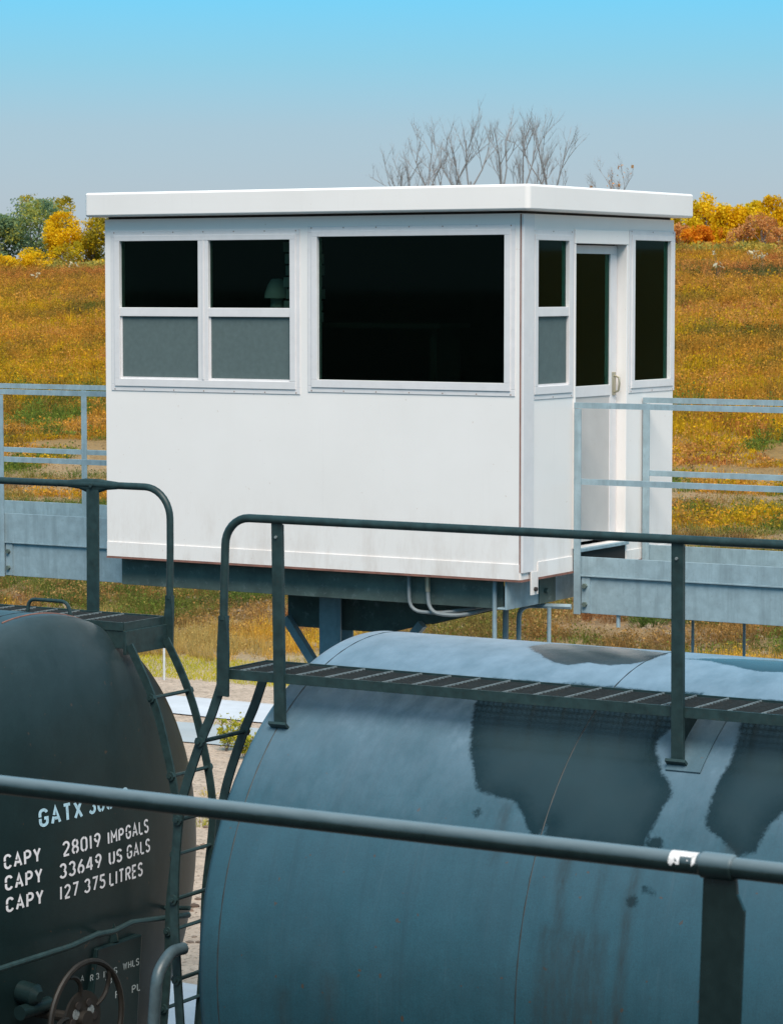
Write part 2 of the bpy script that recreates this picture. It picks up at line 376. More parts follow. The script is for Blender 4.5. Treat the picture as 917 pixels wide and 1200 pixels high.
def mat_road(name, col):
    m, n, b = mat_new(name)
    c = rampf(n, noise(n, 1.2, 8, 0.7), ((0.3, tuple(v * 0.85 for v in col)), (0.7, tuple(v * 1.08 for v in col))))
    d = rampf(n, noise(n, 0.8, 6, 0.7, coord=(0.15, 2.5, 1)), ((0.55, 0.0), (0.75, 0.5)))
    c = mixc(n, d, c, (0.33, 0.27, 0.22))
    n.links.new(c, b.inputs['Base Color']); b.inputs['Roughness'].default_value = 0.9
    bump(n, b, noise(n, 40, 4), 0.2, 0.01)
    return m
MAT['concrete'] = mat_road('pale_concrete', (0.52, 0.53, 0.56)); MAT['road_grey'] = mat_road('worn_grey_road', (0.36, 0.385, 0.40))
MAT['ballast'] = paint('dark_ballast', (0.10, 0.09, 0.08), 0.95, 0.5, 14, bmp=0.6)
def strip(name, y0, y1, mat, dz, lab, x0=-120, x1=60, jag=0.06):
    x_ = np.linspace(x0, x1, 180); a = np.stack([x_, y0 + (fbm(x_, x_ * 0, 2.5, 31) - 0.5) * jag * 4, np.full_like(x_, -6.1 + dz)], 1)
    b_ = np.stack([x_, y1 + (fbm(x_, x_ * 0, 2.5, 57) - 0.5) * jag * 4, np.full_like(x_, -6.1 + dz)], 1)
    n_ = len(x_); v = np.concatenate([a, b_]); i = np.arange(n_ - 1)
    return tag(np_mesh(name, v, np.stack([i, i + 1, n_ + i + 1, n_ + i], 1), mat), lab, kind='structure')
strip('road', 33.3, 34.85, MAT['concrete'], 0.02, 'pale concrete road beyond the tank cars')
strip('road', 31.4, 32.8, MAT['road_grey'], 0.016, 'worn grey track beside the pale road', jag=0.12)
strip('pavement', 18.2, 20.3, MAT['concrete'], 0.02, 'pale concrete strip under the control booth', jag=0.03)
# railway the cars stand on
tr = tag(MB().prism([(10.6, -6.1), (14.5, -6.1), (13.9, -5.98), (11.2, -5.98)], 0, -60, 40).build('track_bed', MAT['ballast'], smooth=False), 'ballast bed under the tank cars', kind='structure')
for yy in (12.547 - 0.75, 12.547 + 0.75):
    m = MB(); m.box(-60, 40, yy - 0.07, yy + 0.07, -5.94, -5.93); m.box(-60, 40, yy - 0.012, yy + 0.012, -5.93, -5.82); m.box(-60, 40, yy - 0.035, yy + 0.035, -5.82, -5.78)
    m.build('rail', MAT['rail_steel'], tr, smooth=False)
s0 = MB().box(-40.1, -39.88, 12.547 - 1.25, 12.547 + 1.25, -6.05, -5.942).build('sleeper', MAT['sleeper'], tr, smooth=False)
for i in range(1, 95): rep(s0, (i * 0.62, 0, 0))

# ------------------------------------------------------------------ control booth
XB, XL, YB, YK, ZT, ZB = -8.61, -11.835, 15.784, 17.955, 0.462, -1.832
booth = thing('control_booth', 'white box-shaped control booth with dark windows raised over the tank cars', 'booth', ((XB + XL) / 2, (YB + YK) / 2, ZB))
def fb(mb, face, u0, u1, z0, z1, d0, d1):
    """box on a wall face: u runs along the wall, d is the distance out of the wall"""
    if face == 'F': mb.box(u0, u1, YB - d1, YB - d0, z0, z1)
    else: mb.box(XB + d0, XB + d1, u0, u1, z0, z1)
    return mb
def wall(face, u0, u1, z0, z1, holes, t=0.09):
    us = sorted({u0, u1} | {h[0] for h in holes} | {h[1] for h in holes}); zs = sorted({z0, z1} | {h[2] for h in holes} | {h[3] for h in holes})
    vs = {}; V = []; Fc = []
    def vid(u, z, d):
        k = (u, z, d)
        if k not in vs:
            vs[k] = len(V); V.append((u, YB - d, z) if face == 'F' else (XB + d, u, z))
        return vs[k]
    solid = {}
    for i in range(len(us) - 1):
        for j in range(len(zs) - 1):
            cu, cz = (us[i] + us[i + 1]) / 2, (zs[j] + zs[j + 1]) / 2
            solid[i, j] = not any(h[0] < cu < h[1] and h[2] < cz < h[3] for h in holes)
    for (i, j), s in solid.items():
        if not s: continue
        a, b, c, d = us[i], us[i + 1], zs[j], zs[j + 1]
        for dd in (0, -t): Fc.append((vid(a, c, dd), vid(b, c, dd), vid(b, d, dd), vid(a, d, dd)))
        for (di, dj), (p, q) in {(-1, 0): ((a, c), (a, d)), (1, 0): ((b, c), (b, d)), (0, -1): ((a, c), (b, c)), (0, 1): ((a, d), (b, d))}.items():
            if not solid.get((i + di, j + dj), False): Fc.append((vid(*p, 0), vid(*q, 0), vid(*q, -t), vid(*p, -t)))
    m = MB(); m.v = V; m.f = Fc
    return m
DBL = (-11.755, -10.285, -0.668, 0.352); BIG = (-10.165, -8.685, -0.650, 0.368)
SIDE = (15.935, 16.445, -0.675, 0.337); DOOR = (16.49, 17.235, -1.69, 0.285); LITE = (17.30, 17.94, -0.675, 0.355)
front = wall('F', XL, XB, ZB, ZT, [DBL, BIG]).build('wall', MAT['white'], booth, smooth=False)
right = wall('R', YB + 0.09, YK, ZB, ZT, [SIDE, DOOR, LITE]).build('wall', MAT['white'], booth, smooth=False)
MB().box(XL, XL + 0.09, YB + 0.09, YK - 0.09, ZB, ZT).build('wall', MAT['white'], booth, smooth=False)
MB().box(XL, XB - 0.09, YK - 0.09, YK, ZB, ZT).build('wall', MAT['white'], booth, smooth=False)
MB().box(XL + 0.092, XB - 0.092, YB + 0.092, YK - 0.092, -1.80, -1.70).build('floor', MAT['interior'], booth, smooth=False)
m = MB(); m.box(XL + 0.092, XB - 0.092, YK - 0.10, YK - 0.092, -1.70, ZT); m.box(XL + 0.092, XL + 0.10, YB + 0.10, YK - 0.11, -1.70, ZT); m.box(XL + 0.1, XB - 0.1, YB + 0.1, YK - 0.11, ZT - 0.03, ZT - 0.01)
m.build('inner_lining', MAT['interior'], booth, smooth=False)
# roof slab with rounded corner and dark gasket below
def round_rect(x0, x1, y0, y1, r, n=6):
    p = []
    for cx, cy, a in ((x1 - r, y0 + r, -90), (x1 - r, y1 - r, 0), (x0 + r, y1 - r, 90), (x0 + r, y0 + r, 180)):
        p += [(cx + r * math.cos(R_(a + 90 * i / n)), cy + r * math.sin(R_(a + 90 * i / n))) for i in range(n + 1)]
    return p
roof = MB().prism(round_rect(XL - 0.10, XB + 0.105, YB - 0.105, YK + 0.105, 0.035), 2, 0.478, 0.640).build('roof', MAT['white'], booth, bevel=0.014)
MB().prism(round_rect(XL + 0.015, XB - 0.015, YB + 0.015, YK - 0.015, 0.01, 2), 2, 0.455, 0.482).build('gasket', MAT['gasket'], booth, smooth=False)
m = MB(); fb(m, 'F', XL + 0.002, XB - 0.01, ZB, -1.735, 0.0, 0.006); fb(m, 'R', 16.0, 16.47, ZB, -1.735, 0.0, 0.006); fb(m, 'R', 17.25, YK - 0.003, ZB, -1.76, 0.0, 0.006)
m.build('base_trim', MAT['white'], booth, smooth=False)
m = MB(); fb(m, 'F', XL, XB, ZB - 0.014, ZB - 0.002, -0.05, 0.010); fb(m, 'R', YB, 16.49, ZB - 0.014, ZB - 0.002, -0.05, 0.010); fb(m, 'R', 17.24, YK, ZB - 0.014, ZB - 0.002, -0.05, 0.01)
m.build('flashing', MAT['rust_line'], booth, smooth=False)
m = MB(); fb(m, 'R', YB - 0.004, 15.925, -1.79, ZT - 0.002, 0.0, 0.014); m.build('corner_post', MAT['trim'], booth, smooth=False, bevel=0.004)
fb(MB(), 'F', XB - 0.012, XB - 0.004, -1.785, ZT - 0.004, 0.0, 0.0035).build('sealant', MAT['rust_line'], booth, smooth=False)

def window(face, hole, cols, split, label, fr=0.058, flange=0.03):
    u0, u1, z0, z1 = hole
    m = MB()                       # flat outer flange, then proud frame bars
    for a, b, c, d in ((u0 - flange, u1 + flange, z1 - 0.012, z1 + flange), (u0 - flange, u1 + flange, z0 - flange, z0 + 0.012), (u0 - flange, u0 + 0.012, z0 + 0.012, z1 - 0.012), (u1 - 0.012, u1 + flange, z0 + 0.012, z1 - 0.012)):
        fb(m, face, a, b, c, d, 0.0, 0.005)
    for a, b, c, d in ((u0 + 0.002, u1 - 0.002, z1 - fr + 0.02, z1 - 0.002), (u0 + 0.002, u1 - 0.002, z0 + 0.002, z0 + fr - 0.005), (u0 + 0.002, u0 + fr - 0.012, z0 + fr - 0.005, z1 - fr + 0.02), (u1 - fr + 0.012, u1 - 0.002, z0 + fr - 0.005, z1 - fr + 0.02)):
        fb(m, face, a, b, c, d, -0.05, 0.012)
    f = m.build('window', MAT['trim'], booth, smooth=False, bevel=0.003); f['label'] = label
    wc = (u1 - u0) / cols
    for i in range(cols - 1):
        k = MB(); fb(k, face, u0 + wc * (i + 1) - 0.042, u0 + wc * (i + 1) + 0.042, z0 + fr - 0.005, z1 - fr + 0.02, -0.045, 0.010)
        fb(k, face, u0 + wc * (i + 1) - 0.008, u0 + wc * (i + 1) + 0.008, z0 + fr - 0.004, z1 - fr + 0.018, 0.010, 0.015)
        k.build('mullion', MAT['trim'], f, smooth=False, bevel=0.003)
    for i in range(cols):
        a = u0 + wc * i + (0.042 if i else fr - 0.012); b = u0 + wc * (i + 1) - (0.042 if i < cols - 1 else fr - 0.012)
        lo, hi = z0 + fr - 0.005, z1 - fr + 0.02
        if split is None:
            fb(MB(), face, a, b, lo, hi, -0.022, -0.016).build('pane', MAT['glass'], f, smooth=False)
        else:
            fb(MB(), face, a, b, split - 0.030, split + 0.030, -0.04, 0.008).build('meeting_rail', MAT['trim'], f, smooth=False, bevel=0.003)
            fb(MB(), face, a, b, split + 0.030, hi, -0.022, -0.016).build('pane', MAT['glass'], f, smooth=False)
            fb(MB(), face, a, b, lo, split - 0.030, -0.034, -0.028).build('pane', MAT['glass'], f, smooth=False)
            sc_ = fb(MB(), face, a + 0.012, b - 0.004, lo + 0.014, split - 0.032, -0.012, -0.009).build('insect_screen', MAT['screen'], f, smooth=False)
            fr_ = MB(); fb(fr_, face, a, a + 0.012, lo, split - 0.032, -0.016, -0.004); fb(fr_, face, a + 0.012, b, lo, lo + 0.013, -0.016, -0.002)
            fr_.build('screen_frame', MAT['trim'], f, smooth=False)
    return f
window('F', DBL, 2, -0.163, 'double sash window with grey insect screens below')
window('F', BIG, 1, None, 'large fixed black picture window')
window('R', SIDE, 1, -0.152, 'narrow sash window with insect screen beside the door')
window('R', LITE, 1, None, 'tall narrow black side light')
m = MB()
for hole, face in ((DBL, 'F'), (BIG, 'F'), (SIDE, 'R'), (LITE, 'R')):
    u0, u1, z0, z1 = hole
    for zz in (z0 - 0.019, z1 + 0.019):
        k = max(2, int((u1 - u0) / 0.24))
        for i in range(k + 1):
            u = u0 + (u1 - u0) * i / k; fb(m, face, u - 0.004, u + 0.004, zz - 0.004, zz + 0.004, 0.005, 0.0065)
sw_ = m.build('screw_heads', MAT['screw'], booth, smooth=False); sw_['kind'] = 'stuff'
# door, set back in its frame
m = MB(); fb(m, 'R', 16.478, 17.25, 0.285, 0.375, -0.06, 0.012); fb(m, 'R', 17.225, 17.25, -1.69, 0.285, -0.085, 0.008); fb(m, 'R', 16.478, 16.50, -1.69, 0.285, -0.085, 0.008)
m.build('door_frame', MAT['white'], booth, smooth=False, bevel=0.003)
D0, D1 = -0.085, -0.062
dm = MB()
for a, b, c, d in ((16.505, 17.222, 0.222, 0.278), (16.505, 16.60, -1.665, 0.222), (17.125, 17.222, -1.665, 0.222), (16.60, 17.125, -0.715, -0.642)): fb(dm, 'R', a, b, c, d, D0, D1)
door = dm.build('door', MAT['trim'], booth, smooth=False, bevel=0.003)
fb(MB(), 'R', 16.60, 17.125, -0.642, 0.222, D0 + 0.005, D0 + 0.011).build('pane', MAT['glass'], door, smooth=False)
fb(MB(), 'R', 16.60, 17.125, -1.665, -0.715, D0 + 0.004, D1 - 0.006).build('lower_panel', MAT['door_grey'], door, smooth=False)
m = MB(); fb(m, 'R', 17.152, 17.192, -0.715, -0.560, D1, D1 + 0.010); x_ = XB + D1
m.tube([(x_ + 0.008, 17.172, -0.585), (x_ + 0.042, 17.172, -0.595), (x_ + 0.046, 17.172, -0.64), (x_ + 0.038, 17.172, -0.685), (x_ + 0.008, 17.172, -0.695)], 0.008, 8)
m.build('handle', MAT['knob'], door, bevel=0.002)
fb(MB(), 'R', 16.49, 17.24, -1.715, -1.692, -0.08, 0.03).build('threshold', MAT['galv'], booth, smooth=False, bevel=0.003)
fb(MB(), 'R', 16.495, 17.235, -1.83, -1.716, -0.05, 0.0025).build('recess_shade', MAT['gasket'], booth, smooth=False)  # dark sheet painting the shade of the recess below the threshold
# the white lug at the corner foot
m = MB(); fb(m, 'R', 15.885, 15.975, -1.935, -1.79, 0.012, 0.020); lug = m.build('corner_lug', MAT['white'], booth, smooth=False)
MB().tube([(XB + 0.018, 15.93, -1.90), (XB + 0.036, 15.93, -1.90)], 0.014, 8).build('bolt', MAT['gasket'], lug)
# dim things behind the double window
t = thing('desk_lamp', 'pale mushroom-shaped lamp dimly seen behind the upper right sash', 'lamp', (-10.66, 16.12, -0.22))
m = MB(); m.tube([(-10.66, 16.12, -0.22), (-10.66, 16.12, -0.06)], lambda q: 0.052 - 0.012 * q, 12); m.build('stem', MAT['pale'], t)
m = MB(); m.tube([(-10.66, 16.12, -0.07), (-10.66, 16.12, -0.03), (-10.66, 16.12, 0.02), (-10.66, 16.12, 0.06)], lambda q: 0.085 * math.cos(q * 1.15), 14); m.build('lamp_shade', MAT['pale'], t)
t = thing('file_stack', 'stack of pale folders dimly seen behind the upper right sash', 'folders', (-10.46, 16.14, -0.23))
for i in range(7):
    dx = random.uniform(-0.02, 0.02)
    MB().box(-10.55 + dx, -10.37 + dx, 16.06, 16.26, -0.23 + i * 0.078, -0.165 + i * 0.078).build('folder', MAT['pale'] if i % 2 else MAT['trim'], t, smooth=False)
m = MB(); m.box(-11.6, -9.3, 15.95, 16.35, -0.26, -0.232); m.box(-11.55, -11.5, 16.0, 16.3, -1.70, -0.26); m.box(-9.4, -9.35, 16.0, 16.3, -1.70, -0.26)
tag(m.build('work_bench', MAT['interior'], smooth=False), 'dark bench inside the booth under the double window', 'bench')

# ------------------------------------------------------------------ steel support under the booth
sup = thing('steel_support', 'dull galvanised steel frame and column carrying the white booth', 'support frame', (-10.43, 16.7, -6.1))
def channel(x0, x1, yf, z0, z1, depth=0.07, t=0.012, sgn=1):
    m = MB(); m.box(x0, x1, min(yf, yf + sgn * t), max(yf, yf + sgn * t), z0, z1)
    for a, b in ((z0, z0 + t), (z1 - t, z1)): m.box(x0, x1, min(yf + sgn * t, yf + sgn * depth), max(yf + sgn * t, yf + sgn * depth), a, b)
    return m
channel(-11.80, -8.80, 15.90, -2.038, -1.848).build('base_beam', MAT['galv_dull'], sup, smooth=False, bevel=0.003)
channel(-11.80, -8.80, 17.80, -2.038, -1.848).build('base_beam', MAT['galv_dull'], sup, smooth=False, bevel=0.003)
m = MB(); m.box(-8.735, -8.72, 15.80, 17.85, -2.030, -1.849); m.box(-8.79, -8.735, 15.80, 17.85, -2.030, -2.018); m.build('side_beam', MAT['galv'], sup, smooth=False, bevel=0.003)
m = MB(); m.box(-11.79, -11.775, 15.98, 17.79, -2.030, -1.849); m.build('side_beam', MAT['galv_dull'], sup, smooth=False)
m = MB(); m.box(-8.719, -8.712, 16.22, 16.44, -2.03, -1.86); m.tube([(-8.715, 16.3, -1.95), (-8.69, 16.3, -1.95)], 0.018, 8); m.build('joint_plate', MAT['galv_dull'], sup, smooth=False)
m = MB().prism([(-10.86, -2.040), (-9.28, -2.040), (-9.28, -2.14), (-10.05, -2.335), (-10.86, -2.335)], 1, 16.55, 16.57); m.box(-10.86, -9.28, 16.45, 16.67, -2.06, -2.041)
m.build('bracket_arm', MAT['galv_dull'], sup, smooth=False)
MB().prism([(-10.86, -2.040), (-9.28, -2.040), (-9.28, -2.14), (-10.05, -2.335), (-10.86, -2.335)], 1, 17.15, 17.17).build('bracket_arm', MAT['galv_dull'], sup, smooth=False)
m = MB(); m.box(-10.52, -10.35, 16.42, 16.435, -6.1, -2.06); m.box(-10.52, -10.35, 16.575, 16.59, -6.1, -2.06); m.box(-10.443, -10.427, 16.435, 16.54, -6.1, -2.07)
m.build('column', MAT['galv'], sup, smooth=False)
for a, b in (((-10.84, 16.50, -2.27), (-10.50, 16.50, -2.72)), ((-9.75, 16.50, -2.25), (-10.36, 16.50, -2.95))):
    MB().bar(a, b, 0.055, 0.055).build('brace', MAT['galv'], sup, smooth=False)
MB().box(-10.9, -10.0, 16.1, 16.95, -6.1, -5.95).build('footing', MAT['concrete'], sup, smooth=False)
def bend(pts, r=0.06, n=5):
    """round the corners of a polyline"""
    pts = [Vector(p) for p in pts]; o = [pts[0]]
    for a, b, c in zip(pts, pts[1:], pts[2:]):
        d0, d1 = (a - b), (c - b); k = min(r, d0.length * 0.49, d1.length * 0.49); p0, p1 = b + d0.normalized() * k, b + d1.normalized() * k
        for i in range(n + 1):
            q = i / n; o.append(p0 * (1 - q) ** 2 + b * 2 * q * (1 - q) + p1 * q * q)
    return o + [pts[-1]]
for p, r, mt in (([(-9.474, 15.86, -1.85), (-9.470, 15.86, -2.085), (-9.25, 15.90, -2.09), (-8.95, 16.1, -2.03)], 0.012, 'conduit'),
                 ([(-9.335, 15.86, -1.85), (-9.325, 15.86, -2.09), (-9.12, 15.90, -2.10), (-8.93, 16.15, -2.04)], 0.013, 'conduit'),
                 ([(-8.84, 15.86, -1.85), (-8.84, 15.86, -6.1)], 0.015, 'galv'),
                 ([(-9.0, 16.4, -2.02), (-8.92, 16.15, -2.02), (-8.92, 16.1, -6.1)], 0.02, 'conduit'),
                 ([(-8.55, 16.35, -2.05), (-8.905, 16.3, -2.055), (-8.93, 16.3, -6.1)], 0.017, 'galv'),
                 ([(-8.684, 16.3, -2.06), (-8.684, 16.3, -6.1)], 0.014, 'galv')):
    MB().tube(bend(p, 0.09), r, 8).build('conduit', MAT[mt], sup)
MB().tube([(-9.333, 15.86, -1.85), (-9.331, 15.86, -1.95)], 0.017, 8).build('coupling', MAT['knob'], sup)

# ------------------------------------------------------------------ catwalks either side of the booth
def catwalk(x0, x1, xp, label, toe, sgn):
    """near girder at y 16.5, far at 17.5; xp = x positions of the posts"""
    g = thing('catwalk', label, 'catwalk', ((x0 + x1) / 2, 17.0, -6.1), 'galvanised catwalks leading to the booth')
    for yy, s, nm in ((16.5, 1, 'girder'), (17.5, -1, 'girder')):
        o = MB(); o.box(x0, x1, yy - 0.005, yy + 0.005, -2.105, -1.865); o.box(x0, x1, yy - 0.025, yy + 0.03, -1.865, -1.853); o.box(x0, x1, yy + (0.005 if s > 0 else -0.055), yy + (0.055 if s > 0 else -0.005), -2.105, -2.094)
        o.build('girder', MAT['galv'], g, smooth=False, bevel=0.002)
        MB().box(x0 + 0.012, x1, yy - 0.018, yy - 0.010, -1.8525, toe).build('toe_plate', MAT['galv'], g, smooth=False, bevel=0.002)
        for z, nm2 in ((-0.757, 'top_rail'), (-1.250, 'mid_rail')):
            o = MB(); o.box(x0, x1, yy - 0.026, yy - 0.021, z - 0.018, z + 0.018); o.box(x0, x1, yy - 0.021, yy + 0.012, z + 0.0125, z + 0.0178)
            o.build(nm2, MAT['galv'], g, smooth=False)
    first = None
    for yy in (16.5, 17.5):
        for xx in xp:
            if first is None:
                o = MB(); o.box(xx - 0.024, xx + 0.024, yy - 0.034, yy - 0.0275, -2.11, -0.779); o.box(xx - 0.024, xx - 0.018, yy - 0.0275, yy + 0.008, -1.84, -0.779)
                first = o.build('post', MAT['galv'], g, smooth=False)
                pl = MB(); pl.box(xx + 0.026, xx + 0.085, yy - 0.016, yy - 0.0055, -2.10, -1.867); plate = pl.build('bolt_plate', MAT['galv'], first, smooth=False)
                for bz in (-1.925, -2.045):
                    MB().tube([(xx + 0.052, yy - 0.036, bz), (xx + 0.052, yy - 0.016, bz)], 0.017, 6).build('bolt', MAT['galv_dull'], first)
                fx, fy = xx, yy
            else: rep(first, (xx - fx, yy - fy, 0))
    dk = MB().box(x0, x1, 16.512, 17.488, -1.885, -1.872).build('deck', MAT['galv_dull'], g, smooth=False)
    b0 = MB().box(x0 + 0.02, x0 + 0.026, 16.515, 17.485, -1.872, -1.846).build('cross_bar', MAT['galv'], g, smooth=False)
    for i in range(1, int((x1 - x0) / 0.1)): rep(b0, (i * 0.1, 0, 0))
    return g
gl = catwalk(-24.0, -11.86, [-13.31, -15.31, -17.31, -19.31, -21.31, -23.31], 'galvanised catwalk with twin railings running in from the left of the booth', -1.645, -1)
gr = catwalk(-8.60, 4.0, [-8.57, -6.57, -4.57, -2.57, -0.57, 1.43, 3.43], 'galvanised catwalk with twin railings leading from the booth door to the right', -1.735, 1)
for x_ in (-7.946, -7.583): MB().tube([(x_, 16.9, -1.89), (x_, 16.9, -6.1)], 0.010, 6).build('hanger_rod', MAT['galv'], gr)
MB().tube([(-8.296, 16.52, -1.89), (-8.296, 16.52, -2.15), (-8.296, 16.52, -2.185)], 0.014, 8).build('drain_stub', MAT['galv'], gr)
for g_, x_ in ((gl, -22), (gl, -17.2), (gr, -1.5), (gr, 3.5)):
    o = MB(); o.box(x_ - 0.08, x_ + 0.08, 16.55, 16.565, -6.1, -2.11); o.box(x_ - 0.08, x_ + 0.08, 17.40, 17.415, -6.1, -2.11); o.box(x_ - 0.06, x_ + 0.06, 16.53, 17.45, -2.19, -2.11)
    o.build('leg', MAT['galv'], g_, smooth=False)

# ------------------------------------------------------------------ stencil lettering
def A(cx, cy, rx, ry, a0, a1, n=8): return [(cx + rx * math.cos(R_(a0 + (a1 - a0) * i / n)), cy + ry * math.sin(R_(a0 + (a1 - a0) * i / n))) for i in range(n + 1)]
GL = {
 'A': (0.58, [[(0.0, 0), (0.13, 0.42)], [(0.16, 0.52), (0.29, 1.0), (0.58, 0)], [(0.22, 0.30), (0.42, 0.30)]]),
 'B': (0.5, [[(0, 0), (0, 1), (0.26, 1)] + A(0.26, 0.76, 0.22, 0.24, 90, -70), [(0.06, 0.5), (0.28, 0.5)] + A(0.28, 0.25, 0.22, 0.25, 80, -90) + [(0, 0)]]),
 'C': (0.5, [A(0.25, 0.75, 0.25, 0.25, 15, 180) + [(0, 0.56)], [(0, 0.46), (0, 0.25)] + A(0.25, 0.25, 0.25, 0.25, 180, 345)]),
 'E': (0.42, [[(0.42, 1), (0, 1), (0, 0.56)], [(0, 0.46), (0, 0), (0.42, 0)], [(0.08, 0.52), (0.36, 0.52)]]),
 'F': (0.42, [[(0.42, 1), (0, 1), (0, 0)], [(0.08, 0.52), (0.36, 0.52)]]),
 'G': (0.52, [A(0.26, 0.75, 0.26, 0.25, 15, 180) + [(0, 0.56)], [(0, 0.46), (0, 0.25)] + A(0.26, 0.25, 0.26, 0.25, 180, 360) + [(0.52, 0.45), (0.30, 0.45)]]),
 'H': (0.5, [[(0, 0), (0, 1)], [(0.5, 0), (0.5, 1)], [(0.06, 0.5), (0.44, 0.5)]]),
 'I': (0.05, [[(0.03, 0), (0.03, 1)]]),
 'L': (0.40, [[(0, 1), (0, 0.06)], [(0.07, 0), (0.42, 0)]]),
 'M': (0.62, [[(0, 0), (0, 1), (0.29, 0.38)], [(0.33, 0.38), (0.62, 1), (0.62, 0)]]),
 'P': (0.5, [[(0, 0), (0, 1)], [(0.08, 1), (0.26, 1)] + A(0.26, 0.74, 0.24, 0.26, 90, -90) + [(0.08, 0.48)]]),
 'R': (0.5, [[(0, 0), (0, 1)], [(0.08, 1), (0.26, 1)] + A(0.26, 0.75, 0.24, 0.25, 90, -90) + [(0.08, 0.5)], [(0.26, 0.42), (0.5, 0)]]),
 'S': (0.48, [A(0.24, 0.76, 0.24, 0.24, 20, 180) + [(0.03, 0.64), (0.2, 0.55)], [(0.28, 0.5), (0.45, 0.38)] + A(0.24, 0.24, 0.24, 0.24, 20, -160)]),
 'T': (0.5, [[(0, 1), (0.5, 1)], [(0.25, 0.9), (0.25, 0)]]),
 'U': (0.5, [[(0, 1), (0, 0.25)] + A(0.25, 0.25, 0.25, 0.25, 180, 255), A(0.25, 0.25, 0.25, 0.25, 285, 360) + [(0.5, 1)]]),
 'W': (0.7, [[(0, 1), (0.17, 0), (0.33, 0.9)], [(0.37, 0.9), (0.53, 0), (0.7, 1)]]),
 'X': (0.52, [[(0, 1), (0.23, 0.56)], [(0.29, 0.44), (0.52, 0)], [(0, 0), (0.52, 1)]]),
 'Y': (0.54, [[(0, 1), (0.25, 0.5)], [(0.54, 1), (0.27, 0.46), (0.27, 0)]]),
 '0': (0.48, [A(0.24, 0.75, 0.24, 0.25, 80, 180) + A(0.24, 0.25, 0.24, 0.25, 180, 260), A(0.24, 0.25, 0.24, 0.25, 280, 360) + A(0.24, 0.75, 0.24, 0.25, 0, 75)]),
 '1': (0.12, [[(0.06, 0), (0.06, 1)]]),
 '2': (0.48, [A(0.24, 0.74, 0.24, 0.26, 165, -10) + [(0.40, 0.52), (0.03, 0.06)], [(0.0, 0), (0.48, 0)]]),
 '3': (0.48, [A(0.23, 0.75, 0.23, 0.25, 160, -60), A(0.23, 0.26, 0.25, 0.26, 70, -160)]),
 '4': (0.52, [[(0.34, 1), (0, 0.3), (0.26, 0.3)], [(0.38, 0), (0.38, 1)], [(0.44, 0.3), (0.54, 0.3)]]),
 '5': (0.48, [[(0.46, 1), (0.06, 1), (0.04, 0.58)], [(0.1, 0.56)] + A(0.22, 0.30, 0.26, 0.30, 80, -150)]),
 '6': (0.48, [[(0.36, 1), (0.1, 0.62)] + A(0.24, 0.28, 0.24, 0.28, 150, 250), A(0.24, 0.28, 0.24, 0.28, -80, 120)]),
 '7': (0.46, [[(0, 1), (0.46, 1), (0.16, 0)]]),
 '8': (0.48, [A(0.24, 0.75, 0.21, 0.25, 75, 285), A(0.24, 0.75, 0.21, 0.25, 60, -75), A(0.24, 0.25, 0.24, 0.25, 105, 255), A(0.24, 0.25, 0.24, 0.25, 75, -75)]),
 '9': (0.48, [A(0.24, 0.72, 0.24, 0.28, -60, 160), A(0.24, 0.72, 0.24, 0.28, 180, 275), [(0.46, 0.62), (0.2, 0)]]),
}
def glyph_quads(ch, sw):
    W_, st = GL[ch]; q = []
    for pl in st:
        pl = [Vector((p[0], p[1])) for p in pl]
        pl = [p for i, p in enumerate(pl) if i == 0 or (p - pl[i - 1]).length > 1e-4]
        L, Rr = [], []
        for i, p in enumerate(pl):
            d0 = (p - pl[i - 1]).normalized() if i else None; d1 = (pl[i + 1] - p).normalized() if i < len(pl) - 1 else None
            a = d0 or d1; b = d1 or d0; t = (a + b)
            t = t.normalized() if t.length > 1e-3 else a
            nrm = Vector((-t.y, t.x)); k = sw / 2 / max(0.5, nrm.dot(Vector((-a.y, a.x))))
            L.append(p + nrm * k); Rr.append(p - nrm * k)
        for i in range(len(pl) - 1): q.append((Rr[i], Rr[i + 1], L[i + 1], L[i]))
    return W_, q
def lettering(word, y0, y1, z0, h, mat, parent, surf, sw=0.17, lift=0.004, lab=None):
    """word painted on the head between y0 and y1, baseline z0, cap height h"""
    adv = 0.0; quads = []
    for ch in word:
        if ch == ' ': adv += 0.35; continue
        W_, q = glyph_quads(ch, sw)
        quads += [[(p.x + adv + sw / 2, p.y * (1 - sw) + sw / 2) for p in qq] for qq in q]; adv += W_ + sw + 0.16
    tot = adv - 0.16; m = MB()
    for qq in quads:
        pts = []
        for u, v in qq:
            y, z = y0 + (y1 - y0) * u / tot, z0 + h * v
            pts.append((surf(y, z) + lift, y, z))
        m.add(pts, [(0, 1, 2, 3)])
    o = m.build('stencil_lettering', mat, parent, smooth=False)
    if lab: o['label'] = lab
    return o

